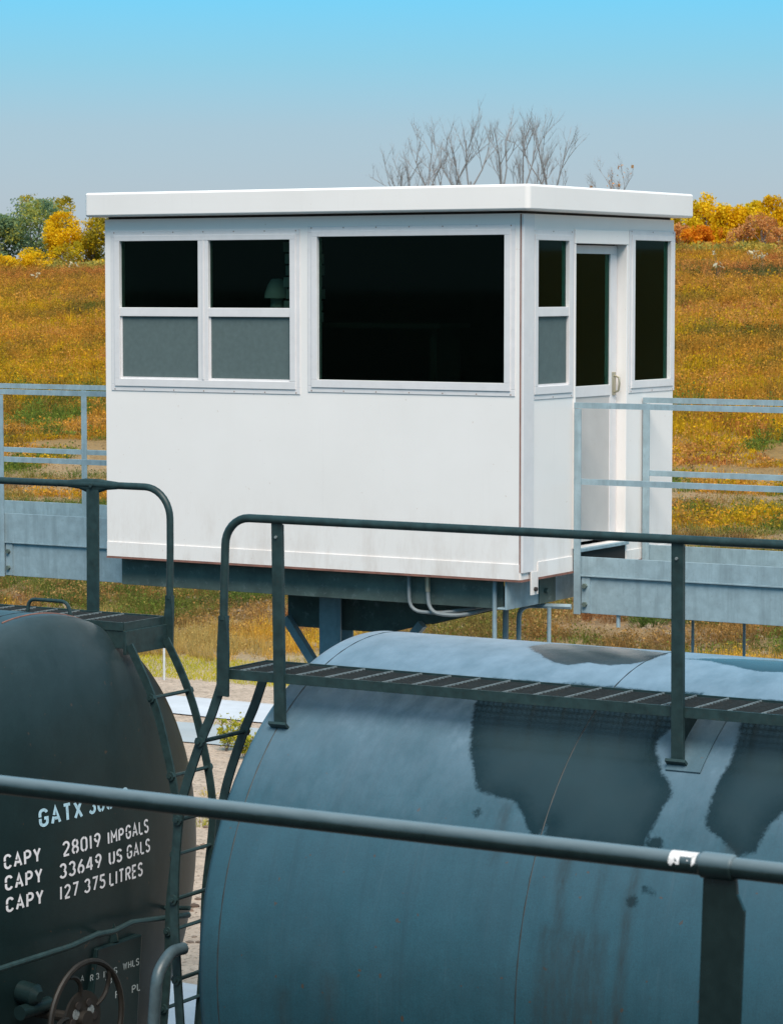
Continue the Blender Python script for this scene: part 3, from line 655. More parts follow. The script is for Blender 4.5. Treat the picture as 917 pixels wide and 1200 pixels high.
# ------------------------------------------------------------------ tank cars
YC, ZC = 12.547, -3.273
POLY = {
 'wet1': [(-6.698, 0.717), (-6.642, 0.907), (-6.59, 1.043), (-6.519, 1.19), (-6.453, 1.302), (-6.363, 1.329), (-6.248, 1.339), (-6.172, 1.406), (-6.103, 1.484), (-6.06, 1.52), (-6.035, 1.44), (-6.02, 1.53), (-5.936, 1.57), (-5.749, 1.549), (-5.6, 1.56), (-5.535, 1.485), (-5.511, 1.378), (-5.497, 1.289), (-5.477, 1.21), (-5.514, 1.152), (-5.583, 1.112), (-5.636, 1.015), (-5.655, 0.925), (-5.631, 0.846), (-5.60, 0.70), (-5.6, 0.55), (-6.72, 0.55)],
 'wet2': [(-5.36, 0.55), (-5.33, 0.72), (-5.313, 0.805), (-5.274, 0.973), (-5.281, 1.102), (-5.291, 1.221), (-5.282, 1.34), (-5.273, 1.373), (-5.206, 1.408), (-5.13, 1.461), (-5.094, 1.49), (-5.008, 1.468), (-4.988, 1.32), (-4.916, 1.225), (-4.788, 1.187), (-4.6, 1.134), (-4.45, 0.9), (-4.45, 0.55)],
 'top1': [(-6.741, 0.082), (-6.60, 0.25), (-6.50, 0.33), (-6.40, 0.345), (-6.313, 0.286), (-6.2, 0.30), (-6.083, 0.27), (-6.04, 0.187), (-6.042, -0.01), (-6.308, -0.12), (-6.517, -0.11), (-6.713, -0.08)],
 'top2': [(-5.901, 0.10), (-5.75, 0.10), (-5.65, 0.16), (-5.571, 0.20), (-5.457, 0.24), (-5.333, 0.22), (-5.105, 0.30), (-4.9, 0.25), (-4.7, 0.1), (-5.097, 0.02), (-5.489, -0.05), (-5.729, 0.02)],
}
GRIME = {
 'd1': [(-5.943, 1.50), (-5.876, 1.50), (-5.853, 1.797), (-5.834, 2.022), (-5.864, 1.988), (-5.903, 1.802)],
 'd2': [(-5.567, 1.50), (-5.526, 1.50), (-5.514, 1.909), (-5.53, 2.5), (-5.60, 2.5), (-5.564, 2.027)],
 'd3': [(-5.95, 1.9), (-5.62, 1.9), (-5.60, 2.6), (-5.98, 2.6)],
 'd4': [(-7.05, 2.25), (-6.98, 2.25), (-6.97, 2.9), (-7.06, 2.9)], 'd6': [(-6.30, 1.35), (-6.24, 1.35), (-6.22, 1.62), (-6.27, 1.66)], 'd7': [(-5.72, 1.5), (-5.69, 1.5), (-5.68, 1.95), (-5.72, 1.98)], 'd8': [(-5.16, 1.42), (-5.08, 1.45), (-5.06, 1.95), (-5.13, 2.1)], 'd5': [(-7.32, 2.35), (-7.27, 2.35), (-7.26, 2.9), (-7.33, 2.9)],
}
SPOTS = [(-5.486, 1.48, 0.034), (-5.534, 1.749, 0.022), (-6.402, 1.422, 0.016), (-5.485, 1.686, 0.012), (-5.44, 1.70, 0.009), (-5.62, 1.25, 0.008), (-5.2, 1.2, 0.010)]
def sdist(px, ps, poly):
    P = np.array(poly); d = np.full(px.shape, 1e9); inside = np.zeros(px.shape, bool); n = len(P)
    for i in range(n):
        a, b = P[i], P[(i + 1) % n]; e = b - a; wx, ws = px - a[0], ps - a[1]
        t = np.clip((wx * e[0] + ws * e[1]) / (e @ e), 0, 1); d = np.minimum(d, (wx - e[0] * t) ** 2 + (ws - e[1] * t) ** 2)
        c = ((a[1] > ps) != (b[1] > ps)); inside ^= c & (px < (b[0] - a[0]) * (ps - a[1]) / (b[1] - a[1] + 1e-12) + a[0])
    return np.sqrt(d) * np.where(inside, 1, -1)
def tank_shell(x0, x1, R, hd, mat, parent, stained):
    """closed shell: x0..x1 between the head seams, ellipsoidal heads of depth hd"""
    if stained:
        s = np.concatenate([np.arange(-0.30, 2.62, 0.022), np.linspace(2.62, 2 * math.pi * R - 0.30, 70)[1:-1]])
        xc = np.concatenate([np.linspace(x0, -6.9, 14)[:-1], np.arange(-6.9, -4.3, 0.022), np.linspace(-4.3, x1, 16)])
    else:
        s = np.linspace(0, 2 * math.pi * R, 97)[:-1]; xc = np.linspace(x0, x1, 24)
    th = s / R; u = np.linspace(0, 1, 26)[1:]
    u = np.sin(u * math.pi / 2)
    prof = [(x0 - hd * k, R * math.sqrt(max(0, 1 - k * k))) for k in u[::-1]] + [(x, R) for x in xc] + [(x1 + hd * k, R * math.sqrt(max(0, 1 - k * k))) for k in u]
    P = np.array(prof); P[0, 1] = P[-1, 1] = 1e-3; n, k = len(P), len(th)
    V = np.stack([np.repeat(P[:, 0], k), YC - np.outer(P[:, 1], np.sin(th)).ravel(), ZC + np.outer(P[:, 1], np.cos(th)).ravel()], 1)
    i, j = np.meshgrid(np.arange(n - 1), np.arange(k), indexing='ij'); j2 = (j + 1) % k
    F = np.stack([i * k + j, (i + 1) * k + j, (i + 1) * k + j2, i * k + j2], -1).reshape(-1, 4)
    o = np_mesh('tank', V, F, mat, parent=parent, loc=((x0 + x1) / 2, YC, ZC), smooth=True)
    bm = bmesh.new(); bm.from_mesh(o.data); bmesh.ops.recalc_face_normals(bm, faces=bm.faces); bm.to_mesh(o.data); bm.free()
    if stained:
        px, ps = V[:, 0], np.tile(s, n); d = np.full(len(V), -0.25)
        jx = (fbm(px, ps, 0.13, 77, 2) - 0.5) * 0.035; js = (fbm(px, ps, 0.13, 91, 2) - 0.5) * 0.035
        for pl in POLY.values(): d = np.maximum(d, sdist(px + jx, ps + js, pl))
        for sx, ss, r in SPOTS: d = np.maximum(d, r - np.hypot(px - sx, ps - ss) + 0.003)
        a = o.data.attributes.new('stain', 'FLOAT', 'POINT'); a.data.foreach_set('value', np.clip(d, -0.25, 0.25).astype(np.float32))
        g = np.zeros(len(V))
        for nm, pl in GRIME.items():
            q = sdist(px + jx * 0.5, ps, pl); g = np.maximum(g, np.clip((q + 0.02) / 0.05, 0, 1) * (1.0 if nm in ('d1', 'd2') else 0.62))
        a = o.data.attributes.new('grime', 'FLOAT', 'POINT'); a.data.foreach_set('value', g.astype(np.float32))
    return o
def ring(x, R, r, mat, parent, a0=0, a1=360, n=72, name='weld_seam'):
    pts = [(x, YC - R * math.sin(R_(a0 + (a1 - a0) * i / n)), ZC + R * math.cos(R_(a0 + (a1 - a0) * i / n))) for i in range(n + (0 if a1 - a0 == 360 else 1))]
    return MB().tube(pts, r, 6, closed=(a1 - a0 == 360), up=(1, 0, 0)).build(name, mat, parent)
def walkway(x0, x1, y0, y1, zt, parent, xd, pitch=0.163):
    """open grating: edge angles, bars along the car, cross bars each separate; xd = end to detail"""
    m = MB()
    for yy in (y0, y1):
        m.box(x0, x1, yy - 0.005, yy + 0.005, zt - 0.042, zt + 0.006)
    for xx in (x0, x1): m.box(xx - 0.005, xx + 0.005, y0 + 0.005, y1 - 0.005, zt - 0.042, zt + 0.004)
    w_ = m.build('walkway', MAT['green_steel'], parent, smooth=False)
    nb = 10
    b = MB().box(x0 + 0.006, x1 - 0.006, y0 + 0.03, y0 + 0.035, zt - 0.028, zt).build('bearing_bar', MAT['grate'], w_, smooth=False)
    for i in range(1, nb): rep(b, (0, (y1 - y0 - 0.065) * i / (nb - 1), 0))
    # fine rods woven across the bars
    f = MB(); k = int((x1 - x0) / 0.027)
    for i in range(1, k): f.box(x0 + i * 0.027 - 0.0018, x0 + i * 0.027 + 0.0018, y0 + 0.006, y1 - 0.006, zt - 0.016, zt - 0.008)
    f = f.build('cross_rods', MAT['grate'], w_, smooth=False); f['kind'] = 'stuff'
    c = MB().box(x0 + 0.10 - 0.0022, x0 + 0.10 + 0.0022, y0 + 0.006, y1 - 0.006, zt - 0.025, zt + 0.005).build('cross_bar', MAT['grate_edge'], w_, smooth=False)
    for i in range(1, int((x1 - x0 - 0.15) / pitch)): rep(c, (i * pitch, 0, 0))
    return w_
def bogie(x, car):
    m = MB()
    for s in (-1, 1):
        y = YC + s * 1.0
        m.prism([(x - 1.25, -5.15), (x - 1.0, -5.0), (x + 1.0, -5.0), (x + 1.25, -5.15), (x + 1.15, -5.42), (x + 0.55, -5.42), (x + 0.35, -5.6), (x - 0.35, -5.6), (x - 0.55, -5.42), (x - 1.15, -5.42)], 1, y - 0.06, y + 0.06)
    m.box(x - 0.2, x + 0.2, YC - 0.94, YC + 0.94, -5.4, -5.08)
    b = m.build('bogie', MAT['under'], car, smooth=False)
    for dx in (-0.88, 0.88):
        w_ = MB()
        for s in (-1, 1):
            w_.disc((x + dx, YC + s * 0.76, -5.32), 1, 0.46, 0.09, 28); w_.disc((x + dx, YC + s * 0.71, -5.32), 1, 0.485, 0.025, 28)
        w_.disc((x + dx, YC, -5.32), 1, 0.08, 1.5, 12)
        w_.build('wheel_set', MAT['rail_steel'], b, angle=50)
def underframe(x0, x1, R, car):
    MB().box(x0 - 0.4, x1 + 0.4, YC - 0.25, YC + 0.25, ZC - R - 0.30, ZC - R + 0.05).build('centre_sill', MAT['under'], car, smooth=False)
    for x in (x0 + 1.6, x1 - 1.6):
        ang = [R_(150 + 60 * i / 12) for i in range(13)]
        poly = [(YC - (R + 0.012) * math.sin(a), ZC + (R + 0.012) * math.cos(a)) for a in ang]
        MB().prism(poly + [(YC + 1.25, ZC - R - 0.29), (YC - 1.25, ZC - R - 0.29)][::1], 0, x - 0.15, x + 0.15).build('saddle', MAT['under'], car, smooth=False)
        bogie(x, car)
    for x, s in ((x0, -1), (x1, 1)):
        m = MB(); m.box(min(x + s * 0.4, x + s * 0.72), max(x + s * 0.4, x + s * 0.72), YC - 0.09, YC + 0.09, ZC - R - 0.22, ZC - R - 0.06); m.box(x + s * 0.72 - 0.1, x + s * 0.72 + 0.1, YC - 0.16, YC + 0.16, ZC - R - 0.28, ZC - R)
        m.build('coupler', MAT['under'], car, smooth=False)
def ladder(path, y0, y1, rz, parent, mat):
    """stiles follow path [(x,z)...] at y0 and y1, rungs at heights rz"""
    P = [Vector((p[0], 0, p[1])) for p in path]
    fine = []
    for i in range(len(P) - 1):
        a, b, c, d = P[max(i - 1, 0)], P[i], P[i + 1], P[min(i + 2, len(P) - 1)]
        for k in range(5):
            t = k / 5; fine.append(0.5 * ((2 * b) + (c - a) * t + (2 * a - 5 * b + 4 * c - d) * t * t + (3 * b - a - 3 * c + d) * t ** 3))
    fine.append(P[-1])
    l = MB().sweep([(p.x, y0, p.z) for p in fine], [(-0.006, -0.024), (0.006, -0.024), (0.006, 0.024), (-0.006, 0.024)], up=(1, 0, 0.3)).build('ladder', mat, parent, smooth=False)
    MB().sweep([(p.x, y1, p.z) for p in fine], [(-0.006, -0.024), (0.006, -0.024), (0.006, 0.024), (-0.006, 0.024)], up=(1, 0, 0.3)).build('stile', mat, l, smooth=False)
    first = None
    for z in rz:
        x = float(np.interp(-z, [-p.z for p in fine], [p.x for p in fine]))
        if first is None:
            m = MB(); m.tube([(x, y0 - 0.03, z), (x, y1 + 0.03, z)], 0.0115, 8)
            for yy in (y0 - 0.012, y1 + 0.012): m.tube([(x, yy - 0.008, z), (x, yy + 0.008, z)], 0.026, 8)
            first = m.build('rung', mat, l); fx, fz = x, z
        else: rep(first, (x - fx, 0, z - fz))
    return l
GS = MAT['green_steel']

# --- right-hand car
rc = thing('tank_car', 'blue-grey tank car with dark wet stains and a walkway on its near shoulder', 'tank car', (-0.8, YC, -5.9), 'coupled tank cars on the track')
XR0, XR1 = -7.73, 6.2
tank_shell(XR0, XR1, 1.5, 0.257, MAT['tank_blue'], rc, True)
for x in (-7.655, -6.05, -4.1, -2.1, 0, 2.1, 4.2): ring(x, 1.4985, 0.0045, MAT['seam'], rc)
# reinforcing straps under the rail posts
for x in (-5.47, -3.37, -1.27, 0.83, 2.93, 5.03):
    pts = [(x, YC - 1.503 * math.sin(R_(a)), ZC + 1.503 * math.cos(R_(a))) for a in np.linspace(22, 42, 14)]
    m = MB().sweep(pts, [(-0.006, -0.085), (0.006, -0.085), (0.006, 0.085), (-0.006, 0.085)], up=(1, 0, 0))
    m.build('reinforcing_pad', MAT['pad_blue'], rc, smooth=False)
    MB().prism([(11.60, -1.915), (11.97, -1.915), (11.60, -2.10)], 0, x - 0.07, x - 0.055).build('walkway_bracket', GS, rc, smooth=False)
walkway(-7.985, XR1 + 0.2, 11.575, 11.965, -1.875, rc, -1)
# railing: pipe, bent down at the end, flattened foot
bendp = arc_pts((-7.79, -1.255), 0.14, 90, 180, 8, lambda a, b: (a, 11.53, b))
pp = [(XR1, 11.53, -1.115)] + [(x, 11.53, -1.115) for x in (4, 0, -4, -6, -7.5, -7.7)] + bendp + [(-7.935, 11.53, -1.4), (-7.945, 11.535, -1.62)]
rail = MB().tube(pp, 0.0205, 14, up=(0, 1, 0)).build('handrail', GS, rc)
MB().sweep([(-7.944, 11.535, -1.60), (-7.948, 11.537, -1.68), (-7.952, 11.54, -1.78), (-7.962, 11.55, -2.0)], lambda t: [(-0.018 + 0.011 * min(1, t * 2), -0.020 - 0.014 * min(1, t * 1.5)), (0.018 - 0.011 * min(1, t * 2), -0.020 - 0.014 * min(1, t * 1.5)), (0.018 - 0.011 * min(1, t * 2), 0.020 + 0.014 * min(1, t * 1.5)), (-0.018 + 0.011 * min(1, t * 2), 0.020 + 0.014 * min(1, t * 1.5))], up=(1, 0, 0)).build('rail_foot', GS, rail, smooth=False)
m = MB(); m.bar((-7.632, 11.535, -1.125), (-7.640, 11.566, -2.125), 0.058, 0.014, side=(0, 1, 0)); m.bar((-7.609, 11.545, -1.14), (-7.617, 11.575, -2.12), 0.010, 0.022, side=(0, 1, 0))
post = m.build('post', GS, rail, smooth=False, bevel=0.002)
mf = MB(); mf.bar((-7.69, 11.57, -2.131), (-7.59, 11.57, -2.131), 0.075, 0.014, side=(0, 0.63, 0.77)); mf.build('foot_plate', GS, post, smooth=False)
MB().tube([(-7.633, 11.522, -1.20), (-7.633, 11.530, -1.20)], 0.007, 8).build('rivet', MAT['grate_edge'], post)
for x in (-5.505, -3.405, -1.305, 0.795, 2.895, 4.995): rep(post, (x + 7.636, 0, 0))
ladder([(-7.975, -1.93), (-8.04, -2.10), (-8.113, -2.255), (-8.223, -2.555), (-8.26, -2.82), (-8.272, -3.08), (-8.262, -3.34), (-8.24, -3.68), (-8.18, -4.5)], 11.565, 11.945, [-2.24, -2.645, -3.05, -3.455, -3.86, -4.265], rc, GS)
m = MB(); m.tube(bend([(-8.21, 11.56, -3.29), (-8.225, 11.47, -3.29), (-8.215, 11.335, -3.37), (-8.24, 11.33, -3.7), (-8.24, 11.33, -4.4)], 0.07), 0.031, 12); m.build('grab_iron', MAT['grab'], rc)
underframe(XR0, XR1, 1.5, rc)

# --- left-hand car
lc = thing('tank_car', 'dark green tank car showing its rounded end with stencilled capacities and brake wheel', 'tank car', (-17, YC, -5.9), 'coupled tank cars on the track')
XG, RG, HG = -9.92, 1.46, 0.375
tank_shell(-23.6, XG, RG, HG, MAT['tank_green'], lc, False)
ring(XG - 0.02, RG + 0.001, 0.005, MAT['rust_line'], lc, -25, 10, 30)
ring(XG - 0.14, RG - 0.001, 0.004, MAT['seam'], lc)
def headx(y, z): return XG + HG * math.sqrt(max(0, 1 - ((y - YC) ** 2 + (z - ZC) ** 2) / RG ** 2))
def platex(y, z): return max(headx(y, z), -9.536 if 12.52 < y < 13.0 else -99)
for wd, a, z, b, h, mk, sw in (
    ('GATX', -0.411, -2.911, -0.044, 0.104, 'stencil_blue', 0.20), ('30002', 0.010, -2.906, 0.401, 0.104, 'stencil_blue', 0.20),
    ('CAPY', -0.690, -3.094, -0.410, 0.084, 'stencil', 0.19), ('28019', -0.235, -3.098, 0.104, 0.086, 'stencil', 0.17), ('IMP', 0.169, -3.098, 0.332, 0.076, 'stencil', 0.19), ('GALS', 0.351, -3.100, 0.598, 0.083, 'stencil', 0.17),
    ('CAPY', -0.688, -3.209, -0.403, 0.085, 'stencil', 0.19), ('33649', -0.266, -3.216, 0.107, 0.087, 'stencil', 0.17), ('US', 0.175, -3.215, 0.308, 0.079, 'stencil', 0.19), ('GALS', 0.356, -3.213, 0.609, 0.082, 'stencil', 0.17),
    ('CAPY', -0.683, -3.327, -0.398, 0.085, 'stencil', 0.19), ('127', -0.268, -3.333, -0.106, 0.083, 'stencil', 0.17), ('375', -0.056, -3.333, 0.141, 0.083, 'stencil', 0.17), ('LITRES', 0.177, -3.336, 0.523, 0.084, 'stencil', 0.18),
    ('AR', -0.063, -3.830, 0.010, 0.038, 'stencil_grey', 0.16), ('3', 0.032, -3.832, 0.062, 0.038, 'stencil_grey', 0.16), ('IW', 0.100, -3.836, 0.170, 0.041, 'stencil_grey', 0.16), ('S', 0.195, -3.836, 0.230, 0.041, 'stencil_grey', 0.16), ('WHLS', 0.282, -3.829, 0.437, 0.042, 'stencil_grey', 0.16),
    ('78', 0.115, -3.880, 0.178, 0.034, 'stencil_grey', 0.16), ('PL', 0.365, -3.978, 0.446, 0.046, 'stencil_grey', 0.16), ('F', 0.209, -3.976, 0.241, 0.043, 'stencil_grey', 0.16)):
    lettering(wd, YC + a, YC + b, z, h, MAT[mk], lc, headx if mk != 'stencil_grey' else platex, sw, 0.0025)
wy0, wy1 = 13.105, 13.50
walkway(-22.0, -9.72, wy0, wy1, -1.905, lc, 1)
m = MB(); m.box(-9.722, -9.702, wy0, wy1 + 0.01, -2.085, -1.9475); m.box(-9.95, -9.722, wy0, wy0 + 0.012, -2.05, -1.9475); m.build('end_panel', GS, lc, smooth=False, bevel=0.003)
pp = [(-22, 13.52, -1.155), (-16, 13.52, -1.155), (-12, 13.52, -1.155), (-10.4, 13.52, -1.155), (-10.0, 13.52, -1.155)] + arc_pts((-9.865, -1.335), 0.18, 90, 0, 9, lambda a, b: (a, 13.52, b)) + [(-9.685, 13.52, -1.5), (-9.69, 13.52, -1.8)]
rail2 = MB().tube(pp, 0.021, 14, up=(0, 1, 0)).build('handrail', GS, lc)
MB().sweep([(-9.69, 13.52, -1.78), (-9.692, 13.519, -1.86), (-9.697, 13.516, -1.94), (-9.70, 13.515, -2.09)], lambda t: [(-0.018 + 0.011 * min(1, t * 2), -0.020 - 0.014 * min(1, t * 1.5)), (0.018 - 0.011 * min(1, t * 2), -0.020 - 0.014 * min(1, t * 1.5)), (0.018 - 0.011 * min(1, t * 2), 0.020 + 0.014 * min(1, t * 1.5)), (-0.018 + 0.011 * min(1, t * 2), 0.020 + 0.014 * min(1, t * 1.5))], up=(1, 0, 0)).build('rail_foot', GS, rail2, smooth=False)
m = MB(); m.bar((-10.235, 13.513, -1.165), (-10.24, 13.513, -2.02), 0.088, 0.012, side=(0, 1, 0)); post2 = m.build('post', GS, rail2, smooth=False, bevel=0.002)
m = MB(); m.sweep([(-10.42, 13.52, -1.155), (-10.34, 13.52, -1.155), (-10.29, 13.52, -1.160), (-10.19, 13.52, -1.160), (-10.14, 13.52, -1.155), (-10.06, 13.52, -1.155)], lambda t: [((0.022 - 0.006 * math.sin(math.pi * t)) * math.cos(j * math.pi / 6), (0.022 + 0.020 * max(0, math.sin(math.pi * t)) ** 2) * math.sin(j * math.pi / 6)) for j in range(12)], up=(0, 0, 1)).build('flattened_joint', GS, post2)
MB().tube([(-10.237, 13.490, -1.158), (-10.237, 13.506, -1.158)], 0.012, 8).build('rivet', GS, post2)
for i in range(1, 6): rep(post2, (-2.15 * i, 0, 0))
MB().tube(bend([(-10.40, 13.09, -1.96), (-10.385, 13.09, -1.80), (-10.10, 13.09, -1.80), (-10.06, 13.09, -1.97)], 0.05), 0.011, 8).build('grab_iron', GS, lc)
ladder([(-9.69, -2.03), (-9.575, -2.23), (-9.50, -2.40), (-9.45, -2.56), (-9.39, -2.80), (-9.365, -3.0), (-9.38, -3.2), (-9.42, -3.5), (-9.44, -3.9), (-9.50, -4.5)], 13.125, 13.478, [-2.32, -2.755, -3.205, -3.65, -4.10], lc, GS)
# hand brake
wc = Vector((-9.27, 12.145, -3.925))
def wheel_pt(r, a): return wc + Vector((0, r * math.cos(a), r * math.sin(a)))
bw = MB().tube([wheel_pt(0.315, 2 * math.pi * i / 40) for i in range(40)], 0.0165, 8, closed=True, up=(1, 0, 0)).build('brake_wheel', MAT['rim'], lc)
for k in range(5):
    a0 = 2 * math.pi * k / 5 + 0.4
    MB().tube([wheel_pt(0.13 + 0.185 * t, a0 + 0.5 * t * t) + Vector((-0.03 * (1 - t), 0, 0)) for t in np.linspace(0, 1, 7)], 0.013, 6).build('spoke', MAT['rim'], bw)
m = MB(); m.disc(wc + Vector((-0.03, 0, 0)), 0, 0.155, 0.016, 24); m.disc(wc + Vector((-0.015, 0, 0)), 0, 0.05, 0.05, 12); m.disc(wc + Vector((-0.19, 0, 0)), 0, 0.03, 0.34, 10)
hub = m.build('hub', MAT['rim'], bw)
for k in range(6): MB().disc(wc + Vector((-0.020, 0.095 * math.cos(k * math.pi / 3), 0.095 * math.sin(k * math.pi / 3))), 0, 0.022, 0.01, 10).build('hub_hole', MAT['gasket'], bw)
for k in range(3): MB().disc(wc + Vector((-0.022, 0.075 * math.cos(k * 2.09 + 0.5), 0.075 * math.sin(k * 2.09 + 0.5))), 0, 0.03, 0.004, 10).build('worn_patch', MAT['grate_edge'], bw)
m = MB().prism([(12.60, -3.66), (13.02, -3.66), (12.96, -4.25), (12.50, -4.25)], 0, -9.63, -9.535); m.build('brake_housing', MAT['tank_green'], lc, smooth=False, bevel=0.008)
MB().tube([(-9.60, 12.78, -3.50), (-9.56, 12.78, -3.66)], 0.03, 8).build('bracket', MAT['tank_green'], lc)
MB().tube([(-9.42, 11.2, -3.555), (-9.42, 12.2, -3.555), (-9.43, 12.45, -3.54), (-9.44, 12.62, -3.555), (-9.45, 12.8, -3.54), (-9.47, 13.3, -3.60), (-9.50, 13.42, -3.62)], 0.017, 10).build('end_handrail', GS, lc)
for y_ in (11.6, 12.62, 13.35): MB().tube([(-9.44, y_, -3.56), (headx(y_, -3.58) - 0.02, y_, -3.58)], 0.013, 8).build('stand_off', GS, lc)
m = MB(); m.tube([(-9.60, 12.0, -3.78), (-9.50, 12.0, -3.79), (-9.47, 12.0, -3.795)], lambda q: 0.06 - 0.03 * (q > 0.9), 22); m.tube([(-9.53, 11.9, -3.87), (-9.53, 12.15, -3.87)], 0.04, 20); m.build('brake_gear', MAT['tank_green'], lc)
underframe(-23.6, XG, RG, lc)

# ------------------------------------------------------------------ foreground rail on the platform the picture was taken from
def mat_chip():
    m, n, b = mat_new('worn_pipe_paint_lit_top')
    b.inputs['Roughness'].default_value = 0.27
    c = rampf(n, noise(n, 30, 4), ((0.3, (0.004, 0.012, 0.012)), (0.7, (0.008, 0.019, 0.019))))
    rs = rampf(n, noise(n, 11, 6, 0.75), ((0.64, 0.0), (0.70, 0.8)))
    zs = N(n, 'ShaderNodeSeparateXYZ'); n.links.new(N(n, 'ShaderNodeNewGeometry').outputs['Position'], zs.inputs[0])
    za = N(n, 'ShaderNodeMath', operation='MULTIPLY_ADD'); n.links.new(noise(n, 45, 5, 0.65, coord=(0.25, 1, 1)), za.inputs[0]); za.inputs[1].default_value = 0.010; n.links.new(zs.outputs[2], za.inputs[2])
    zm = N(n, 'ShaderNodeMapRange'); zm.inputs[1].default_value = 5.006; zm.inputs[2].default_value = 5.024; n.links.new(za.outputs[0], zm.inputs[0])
    lit_top = rampf(n, zm.outputs[0], ((0.0, 0.0), (1.0, 0.85)))  # top highlight painted into the pipe colour, paler with height
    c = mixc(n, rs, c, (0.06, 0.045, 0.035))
    n.links.new(mixc(n, lit_top, c, (0.16, 0.205, 0.225)), b.inputs['Base Color'])
    return m
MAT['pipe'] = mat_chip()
YF, ZF = 4.95, -1.100
gd = thing('guard_rail', 'dark green pipe rail crossing the foreground with a sleeve and flat post', 'railing', (-2.27, YF, -1.95))
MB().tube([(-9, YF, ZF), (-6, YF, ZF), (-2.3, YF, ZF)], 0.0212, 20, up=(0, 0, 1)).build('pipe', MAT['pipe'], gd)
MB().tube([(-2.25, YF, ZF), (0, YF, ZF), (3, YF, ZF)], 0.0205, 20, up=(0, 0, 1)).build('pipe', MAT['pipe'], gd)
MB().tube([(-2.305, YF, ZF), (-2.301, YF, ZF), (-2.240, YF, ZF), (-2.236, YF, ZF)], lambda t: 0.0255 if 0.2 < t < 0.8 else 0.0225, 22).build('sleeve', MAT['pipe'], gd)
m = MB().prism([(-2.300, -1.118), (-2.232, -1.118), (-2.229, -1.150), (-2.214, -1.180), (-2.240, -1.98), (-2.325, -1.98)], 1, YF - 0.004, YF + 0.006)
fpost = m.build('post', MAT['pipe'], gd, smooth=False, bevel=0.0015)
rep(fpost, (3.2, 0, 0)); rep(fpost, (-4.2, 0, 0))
# chipped patch of old white paint: a thin ragged skin on the pipe
pv = []; random.seed(3)
na, nl = 18, 22; m = MB(); vs = []
for i in range(nl + 1):
    for j in range(na + 1):
        vs.append((-2.366 + 0.056 * i / nl, YF - 0.0216 * math.cos(R_(-25 + 135 * j / na)), ZF + 0.0216 * math.sin(R_(-25 + 135 * j / na))))
ci, cj = np.meshgrid(np.arange(nl), np.arange(na), indexing='ij')
keep = (fbm(ci, cj, 6.0, 611) + 0.22 * np.clip((cj - 6) / 6, -1.2, 1) + 0.12 * np.clip((ci - 2) / 4, -1, 1) - 0.35 * ((cj < 9) & (ci > 8) & (ci < 19))) > 0.48
fs = [(i * (na + 1) + j, (i + 1) * (na + 1) + j, (i + 1) * (na + 1) + j + 1, i * (na + 1) + j + 1) for i in range(nl) for j in range(na) if keep[i, j]]
m.add(vs, fs); m.build('chipped_paint', MAT['old_white'], gd)
tag(MB().box(-9, 3, 2.4, 5.0, -2.02, -1.98).build('platform', MAT['grate'], smooth=False), 'steel platform below the foreground rail', kind='structure')

# ------------------------------------------------------------------ marker post between the cars
mp = thing('marker_post', 'thin pale marker post standing in the verge between the two tank cars', 'post', (-26.06, 36.2, -6.1))
m = MB(); m.tube([(-26.06, 36.2, -6.1), (-26.06, 36.2, -5.40)], 0.018, 8); m.build('shaft', MAT['marker'], mp)
MB().tube([(-26.06, 36.2, -5.40), (-26.06, 36.2, -5.37)], 0.022, 8).build('cap', MAT['marker'], mp)

# ------------------------------------------------------------------ vegetation
def slopes(px):  # x/y of the sight line on the ground through a picture column, for covering only what can be seen
    a = HEAD + math.atan((px - 458.5) / 3379)
    return -math.cos(a) / math.sin(a)
SL, SR = slopes(-140), slopes(1060)
def pal(t, cols):
    t = np.clip(t, 0, 0.9999) * (len(cols) - 1); i = t.astype(int); f = (t - i)[:, None]; c = np.array(cols)
    return c[i] * (1 - f) + c[i + 1] * f
def spots(n, y0, y1, pw=1.0):
    u = rng.random(n); y = (y0 ** (1 - pw) + u * (y1 ** (1 - pw) - y0 ** (1 - pw))) ** (1 / (1 - pw)) if pw != 1 else y0 * (y1 / y0) ** u
    x = y * SL - 6 + rng.random(n) * (y * (SR - SL) + 12)
    return x, y
def blades(name, x, y, h, wd, col, lean, label, cat, kind='stuff', mat=None, dip=0.03):
    n = len(x); z = gz(x, y) - dip; a = rng.random(n) * 2 * math.pi; la = rng.random(n) * 2 * math.pi; ln = lean * rng.random(n) * h
    ca, sa = np.cos(a) * wd / 2, np.sin(a) * wd / 2
    v = np.stack([np.stack([x - ca, y - sa, z], 1), np.stack([x + ca, y + sa, z], 1), np.stack([x + np.cos(la) * ln, y + np.sin(la) * ln, z + h], 1)], 1).reshape(-1, 3)
    return tag(np_mesh(name, v, np.arange(n * 3).reshape(-1, 3), mat or MAT['veg'], np.repeat(col, 3, 0)), label, cat, kind=kind)
